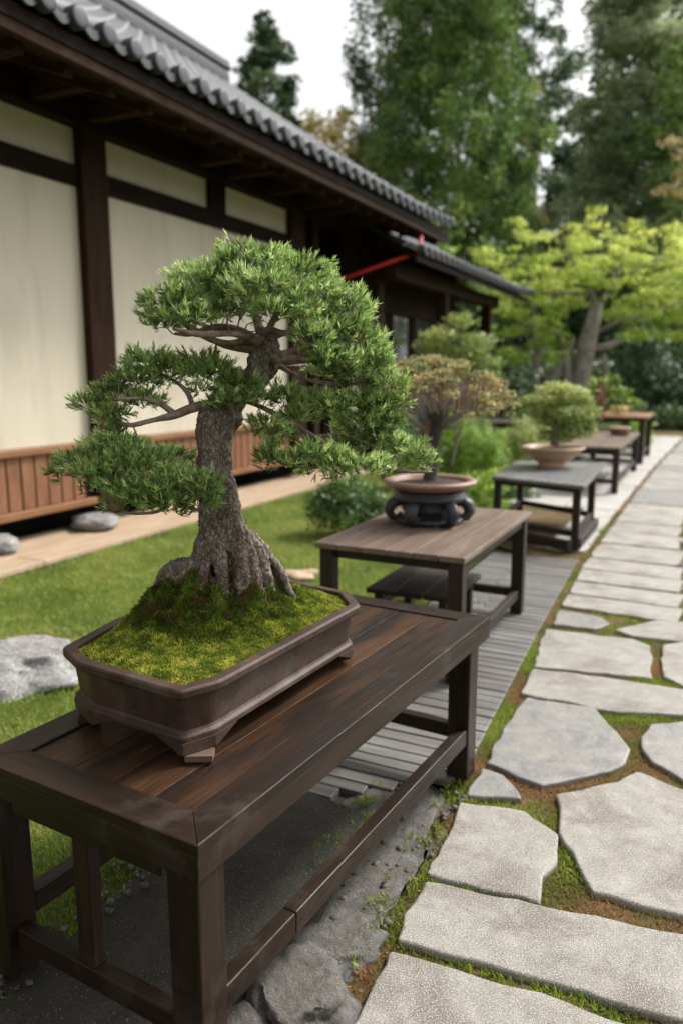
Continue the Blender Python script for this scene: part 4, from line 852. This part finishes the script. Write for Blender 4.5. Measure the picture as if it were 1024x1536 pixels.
part('eave_purlin', W_beam, [(BX+.55, BX+.70, -1.5, 12.9, 3.905, 4.04, 1)], .01)
# second, lower wing
WING = empty('garden_wing', (-5.4, 16, 0), 0, 'lower far wing of the hall with dark posts, glass doors and a curved tiled roof', 'building')
roof('roof', WING, -4.2, 3.36, -7.6, 5.2, 11.4, 19.4, .289, .25, .10)
def wpart(n_, m_, bx, bv=.006): return part(n_, m_, bx, bv, WING)
mb = MB(); e = [(-4.22, 3.30), (-7.6, 5.10), (-7.6, 4.98), (-4.22, 3.20)]
mb.add([(x+5.4, yy-16, z) for yy in (11.4, 19.38) for x, z in e], [(0, 1, 5, 4), (1, 2, 6, 5), (2, 3, 7, 6), (3, 0, 4, 7), (0, 3, 2, 1), (4, 5, 6, 7)]); mb.build('roof_boards', W_beam, WING)
for (y_, x_) in ((17.35, -4.75), (14.25, -4.75), (11.9, -5.1)): wpart('post', W_siding if 0 else W_post, [(x_-.10, x_+.10, y_-.1, y_+.1, 0., 3.22, 2)])
wpart('beam', W_post, [(-4.86, -4.64, 11.6, 18.0, 3.0, 3.235, 1)])
wpart('wall_panel', W_post, [(-5.6, -5.45, 11.6, 17.3, 2.60, 3.9, 1)])
wpart('wall_panel', W_post, [(-5.6, -5.45, 11.6, 17.3, .2, .55, 1)])
for a in (12.3, 13.5, 14.7, 15.9):
    f = wpart('glass_door', W_post, [(-5.56, -5.46, a, a+.09, .55, 2.6, 2), (-5.56, -5.46, a+1.05, a+1.14, .55, 2.6, 2), (-5.55, -5.47, a+.09, a+1.05, 1.5, 1.56, 1)], .004)
    mb = MB(); mb.box((-5.52+5.4, a+.57-16, 1.575), (.012, .95, 2.0), 2); g_ = mb.build('pane', glassm, f)
wpart('shoji_panel', plaster, [(-5.50, -5.44, 11.75, 11.95, .9, 2.95, 2)], 0)
# deck
DK = MB()
for i, (xa, xb) in enumerate(((-5.62, -5.33), (-5.325, -5.04), (-5.035, -4.72))):
    y = -1.
    while y < 12.5:
        L = random.uniform(2.4, 3.4); DK.box(((xa+xb)/2, y+L/2, .012), (xb-xa, L-.006, .045), 1); y += L
tag(DK.build('wooden_deck', W_deck, None, .006), 'pale tan plank deck running along the foot of the hall', 'deck')
# red pipe under the eave
RP = empty('rain_pipe', (-4.3, 12.0, 3.4), 0, 'bright red bent rain pipe under the end of the upper eave', 'pipe')
a = local(RP, at(630, 376, 11.9)); top = local(RP, at(631, 350, 11.9)); lo = local(RP, at(510, 419, 11.6)); bk = local(RP, at(598, 353, 12.4))
mb = MB(); mb.tube([top, a+np.array([0, 0, .06]), a, a*.93+lo*.07, a*.85+lo*.15, lo], [.026, .03, .055, .055, .03, .028], 10); mb.build('pipe', redm, RP)
mb = MB(); mb.tube([bk, bk*.5+top*.5, top], [.026, .026, .026], 10); mb.build('elbow', redm, RP)

# ------------------------------------------------------------------ shrubs
shrub('ball_shrub', 522, 800, 7.3, [(520, 765, 62, 42, 0, .5), (485, 760, 30, 32, 0, .4), (560, 765, 36, 34, 0, .5), (520, 735, 42, 22, 0, .7)], L_hedge, .038, 'dark green rounded shrub behind the plank table on the lawn', 'shrub', 1.)
shrub('ball_shrub', 700, 715, 10.6, [(700, 674, 60, 52, 0, .5), (668, 684, 36, 36, 0, .4), (732, 684, 30, 32, 0, .5)], L_bush, .038, 'large bright green clipped ball shrub behind the orange-leaved bonsai', 'shrub', 1.)
shrub('ball_shrub', 792, 700, 11.5, [(790, 662, 38, 36, 0, .7), (775, 672, 24, 24, 0, .5)], L_pale, .038, 'smaller pale green ball shrub left of the tan bowl bonsai', 'shrub', 1.)
shrub('leafy_shrub', 740, 760, 8.7, [(735, 725, 34, 20, 0, .8), (712, 755, 30, 26, 0, .7), (760, 712, 26, 14, 0, .9), (745, 770, 30, 18, 0, .6), (700, 730, 24, 22, 0, .5), (770, 790, 20, 14, 0, .5)], L_bush, .07, 'bright leafy shrub between the plank table and the grey table', 'shrub', .6)
shrub('leafy_shrub', 640, 720, 10.2, [(600, 650, 30, 40, 0, .3), (630, 690, 40, 30, 0, .5), (590, 700, 30, 30, 0, .3)], L_hedge, .06, 'dark leafy shrub half hidden behind the round pot', 'shrub', .8)
shrub('cloud_pruned_tree', 690, 640, 12.8, [(690, 482, 26, 14, 0, .6), (660, 505, 34, 16, 0, .8), (710, 512, 36, 15, 0, .5), (640, 520, 22, 14, 0, .7), (690, 528, 46, 12, 0, .4), (725, 545, 30, 14, 0, .4), (735, 565, 26, 16, 0, .2), (655, 540, 30, 10, 0, .5)], L_pale, .07, 'cloud-pruned pale green garden tree in front of the far wing', 'tree', .8, trunk=[[(700, 660, 7), (698, 600, 6), (690, 550, 5), (688, 500, 3)], [(698, 600, 4), (715, 570, 3), (730, 560, 2)], [(694, 560, 4), (670, 535, 3), (655, 520, 2)]], bark_=barkdk)
shrub('hedge_shrub', 760, 640, 15.5, [(745, 590, 34, 26, 0, .4), (775, 575, 30, 30, 0, .2), (720, 600, 30, 22, 0, .3), (780, 620, 40, 20, 0, .3)], L_hedge, .1, 'dark green shrub behind the orange-leaved bonsai', 'shrub', .7)
shrub('hedge_shrub', 965, 690, 15.5, [(935, 660, 18, 18, 0, .7), (960, 650, 20, 26, 0, .5), (925, 682, 16, 10, 0, .6)], L_bush, .09, 'small green shrub at the foot of the farthest table', 'shrub', .7)
for i, (px, w_, y_, lb) in enumerate(((800, 60, 590, 'dark understorey shrub left of the maple trunks'), (870, 70, 600, 'dark understorey shrub right behind the maple trunks'), (960, 75, 560, 'tall dark shrub right of the maple, over the path end'), (1040, 80, 580, 'dark shrub mass at the right edge above the path'), (1000, 60, 620, 'low dark shrub closing the far end of the path'))):
    shrub('understorey_shrub', px, 650, 25+i, [(px, y_, w_*.8, 52, 0, .3), (px-w_*.5, y_+35, w_*.6, 34, 0, .35), (px+w_*.5, y_+25, w_*.6, 40, 0, .25), (px, y_-45, w_*.6, 26, 0, .4)], L_dark if i != 1 else L_hedge, .2, lb, 'shrub', .75)
for px, py, w_, dp, lb in ((1000, 628, 40, 21.6, 'low dark shrub right at the far end of the path'), (1060, 632, 44, 21.2, 'low shrub at the right edge beside the far end of the path'), (955, 630, 24, 21.9, 'small dark shrub left of the far end of the path')):
    shrub('border_shrub', px, 655, dp, [(px, py, w_, 24, 0, .4), (px-w_*.5, py+8, w_*.5, 16, 0, .5), (px+w_*.5, py+6, w_*.6, 18, 0, .3)], L_hedge, .12, lb, 'shrub', .8)
for px, py, dp, mt, lb in ((610, 690, 9.4, L_bush, 'leafy green shrub behind the carved stand at the back of the lawn'), (655, 735, 9.0, L_bush, 'low bright shrub just behind the round pot'), (770, 745, 9.6, L_hedge, 'low dark shrub seen under the grey low table')):
    shrub('garden_shrub', px, py+30, dp, [(px, py, 34, 26, 0, .5), (px-20, py+10, 24, 20, 0, .4), (px+22, py+8, 24, 18, 0, .6)], mt, .045, lb, 'shrub', .8)
# ------------------------------------------------------------------ maple
MP = empty('maple_tree', tuple(np.append(at(866, 640, 21)[:2], 0)), 0, 'spreading lime-yellow maple with pale twisted trunks beside the far path', 'tree')
lim(MP, 21, [(862, 648, 19), (866, 600, 16), (872, 560, 15), (879, 520, 13), (888, 485, 11), (895, 455, 9)], barkbg, 'trunk', 12)
for q_ in ([(895, 462, 6), (905, 445, 5), (922, 425, 4), (925, 405, 3), (935, 395, 2)], [(893, 460, 5), (885, 430, 4), (872, 415, 3), (860, 395, 2), (850, 380, 1.5)], [(803, 600, 6), (803, 560, 6), (806, 520, 5), (812, 505, 4)], [(803, 600, 4), (830, 560, 5), (852, 530, 5), (860, 505, 3)],
           [(850, 600, 10), (850, 560, 7), (848, 530, 6), (838, 500, 4), (810, 490, 3), (775, 485, 2)], [(890, 500, 4), (930, 480, 3), (980, 470, 2), (1030, 450, 2)], [(878, 525, 6), (905, 520, 6), (930, 512, 4)], [(860, 640, 8), (905, 600, 7), (908, 560, 5), (905, 530, 4)], [(800, 562, 3), (825, 565, 3), (845, 560, 3)],
           [(885, 440, 3), (840, 440, 3), (790, 440, 2), (750, 430, 1.5)], [(922, 425, 3), (960, 400, 2), (1000, 385, 1.5)]): lim(MP, 21, q_, barkbg, 'limb', 8)
mp = []
for i in range(430):
    px = 722+370*random.random(); top_ = 318+.0012*(px-880)**2+10*math.sin(px*.11)+8*math.sin(px*.047); bot = 545 if px < 850 else (470 if px < 925 else 500)
    py = top_+8+random.random()**.9*(bot-top_); sz = random.uniform(9, 26)
    if 868 < px < 918 and 425 < py < 520 and random.random() < .8: continue
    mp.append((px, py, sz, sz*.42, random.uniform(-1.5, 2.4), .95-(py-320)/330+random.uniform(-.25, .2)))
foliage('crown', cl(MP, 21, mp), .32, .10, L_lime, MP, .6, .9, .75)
# ------------------------------------------------------------------ trees beyond
def conifer(name, px, base, top, hw, dep, mat, label, n=150, size=.3, dens=.7, shape=1., tone=.5, spire=False, asp=.35, tr=5, cs=1., low=.5):
    b_ = at(px, 560, dep); root = empty(name, (b_[0], b_[1], 0), 0, label, 'tree'); k = dep/F
    lim(root, dep, [(px, 640, tr), (px, (base+top)/2, tr*.6), (px, top+15, 1)], barkdk, 'trunk', 8)
    cl_ = []
    for i in range(n):
        f = ((i+.5)/n)**.9; py = base+(top-base)*f; w_ = hw*(1-f)**(.75*shape)*(1+.16*math.sin(f*23+px)+.1*math.sin(f*51))+hw*.04
        a = random.uniform(0, 2*math.pi); r_ = w_*random.uniform(low, 1.0)**.7; cx = px+r_*math.cos(a); dd = r_*math.sin(a)*k
        tone_ = tone+random.uniform(-.35, .35)
        if spire: sx = random.uniform(.08, .15)*hw*cs; sz = sx*random.uniform(.9, 1.5); cl_.append((cx, py, sx, sz, dd, tone_))
        else:
            sx = (w_*.22+hw*.07)*random.uniform(.7, 1.3)*cs; cl_.append((cx, py+sx*.5, sx, sx*.5, dd, tone_))
            if random.random() < .5: cl_.append((px+r_*1.12*math.cos(a), py-sx*.25, sx*.5, sx*.5, dd*1.1, tone_+.15))
    foliage('crown', cl(root, dep, cl_), dens, size, mat, root, asp, .1, .6, .2, .45, 1 if spire else 2); return root
conifer('cypress_tree', 686, 455, -420, 138, 31, L_cyp, 'large bright green cypress towering in the centre beyond the roof', 1500, .21, .5, .5, .5, True, .34, 4, 1.1, .05)
ft = []
for px, y0, y1, w_ in ((530, 60, 130, 9), (540, -10, 60, 8), (552, 70, 190, 12), (566, 10, 70, 9), (580, -40, 40, 12), (592, 60, 200, 14), (575, 120, 210, 16), (545, 190, 250, 18), (606, -20, 90, 14), (560, 215, 330, 30), (600, 200, 330, 34), (520, 225, 250, 12), (620, 60, 260, 16), (540, 100, 170, 9), (585, 180, 260, 16), (535, 225, 300, 14), (572, 200, 300, 20)):
    ft.append((px, (y0+y1)/2, w_*1.1, (y1-y0)*.6, random.uniform(-.8, .8), random.uniform(.25, .8)))
shrub('cypress_tree', 575, 620, 35, ft, L_dark, .22, 'dark cypress with upright finger-like sprays left of the large bright one', 'tree', .5, trunk=[[(580, 640, 6), (582, 300, 4), (580, 0, 1)], [(581, 240, 2), (555, 180, 2), (540, 20, 1)]], bark_=barkdk, fill=.5)
conifer('fir_tree', 397, 300, 14, 74, 27, L_dark, 'dark pointed fir rising alone above the tiled roof', 120, .17, 1.5, .75, .55, False, .36, 3, 1.2, .2)
conifer('fir_tree', 800, 420, -200, 86, 44, L_dark, 'tall blue-black fir right behind the large cypress', 190, .34, 1., .65, .4, False, .32, 3, 1, .3)
conifer('pine_tree', 978, 450, -190, 125, 38, L_pine, 'broad grey-green pine filling the upper right corner', 360, .3, .9, .5, .5, False, .35, 3, 1., .2)
conifer('pine_tree', 1090, 480, -60, 130, 33, L_cyp, 'green pine cut by the right edge', 150, .3, .6, .6, .5, False, .35, 3)
conifer('fir_tree', 885, 480, 150, 95, 46, L_dark, 'lower dark fir between the cypress and the broad pine', 130, .34, .8, .6, .5, False, .35, 3)
conifer('fir_tree', 745, 540, 240, 110, 42, L_dark, 'dark fir low behind the maple crown', 110, .34, .7, .6, .4, False, .35, 3)
conifer('fir_tree', 960, 580, 280, 160, 41, L_dark, 'dark broad fir behind the maple at the right', 160, .34, .7, .5, .45, False, .35, 3)
conifer('fir_tree', 550, 560, 250, 110, 48, L_dark, 'dark fir behind the end of the upper roof', 90, .38, .6, .6, .5, False, .35, 3)
shrub('autumn_tree', 500, 560, 34, [(500, 205, 42, 34, 0, .7), (465, 190, 26, 26, 0, .4), (530, 235, 30, 30, 0, .7), (480, 240, 40, 28, 0, .6), (515, 175, 24, 18, 0, .3), (545, 270, 20, 20, 0, .8), (560, 240, 22, 26, 0, .6), (520, 265, 26, 20, 0, .7), (450, 230, 30, 30, 0, .5)], L_yel, .24, 'pale yellow autumn tree showing over the tiled roof', 'tree', .7, trunk=[[(500, 620, 8), (500, 400, 6), (500, 220, 3)]], fill=.55)
shrub('autumn_tree', 795, 620, 35, [(798, 140, 14, 20, 0, .5), (806, 175, 18, 14, 0, .7), (790, 210, 10, 14, 0, .6), (800, 245, 12, 16, 0, .3), (795, 200, 10, 60, 0, .3), (810, 330, 20, 20, 0, .5)], L_yel, .24, 'slim yellow-green tree at the right flank of the large cypress', 'tree', .34, trunk=[[(800, 640, 5), (802, 400, 4), (800, 160, 2)]], fill=.6)
shrub('autumn_tree', 1030, 620, 24, [(1005, 213, 18, 9, 0, .9), (1030, 235, 26, 12, 0, .9), (1000, 285, 30, 8, 0, .8), (1030, 260, 24, 12, 0, .7), (1040, 290, 24, 10, 0, .8)], L_orange, .16, 'orange-leaved branches reaching in at the right edge', 'tree', .5, trunk=[[(1070, 640, 8), (1068, 400, 7), (1050, 260, 4), (1005, 215, 2)]], fill=.6)
shrub('young_tree', 655, 560, 24, [(645, 340, 18, 14, 0, .5), (670, 380, 22, 12, 0, .6), (655, 360, 24, 12, 0, .4)], L_bush, .16, 'light green treetop just over the end of the eave', 'tree', .5, trunk=[[(655, 640, 5), (655, 480, 4), (655, 350, 2)]])
# far wood: one mass behind everything
fc = []
for i in range(60):
    px = -100+i*22; dep = 62+random.uniform(-3, 3); fc.append((px, 470+random.uniform(-30, 30), 40, 75, random.uniform(-3, 3), random.uniform(.2, .5)))
    fc.append((px, 580, 40, 60, 0, .3))
R0 = empty('far_wood', (0, 0, 0)); bpy.data.objects.remove(R0)
class Z: location = Vector((0, 0, 0)); rotation_euler = Vector((0, 0, 0))
o = foliage('far_wood', cl(Z, 62, fc), .5, .8, L_dark, None, .6, .3, .5); tag(o, 'dark distant wood closing the view behind the garden', 'wood', kind='stuff')
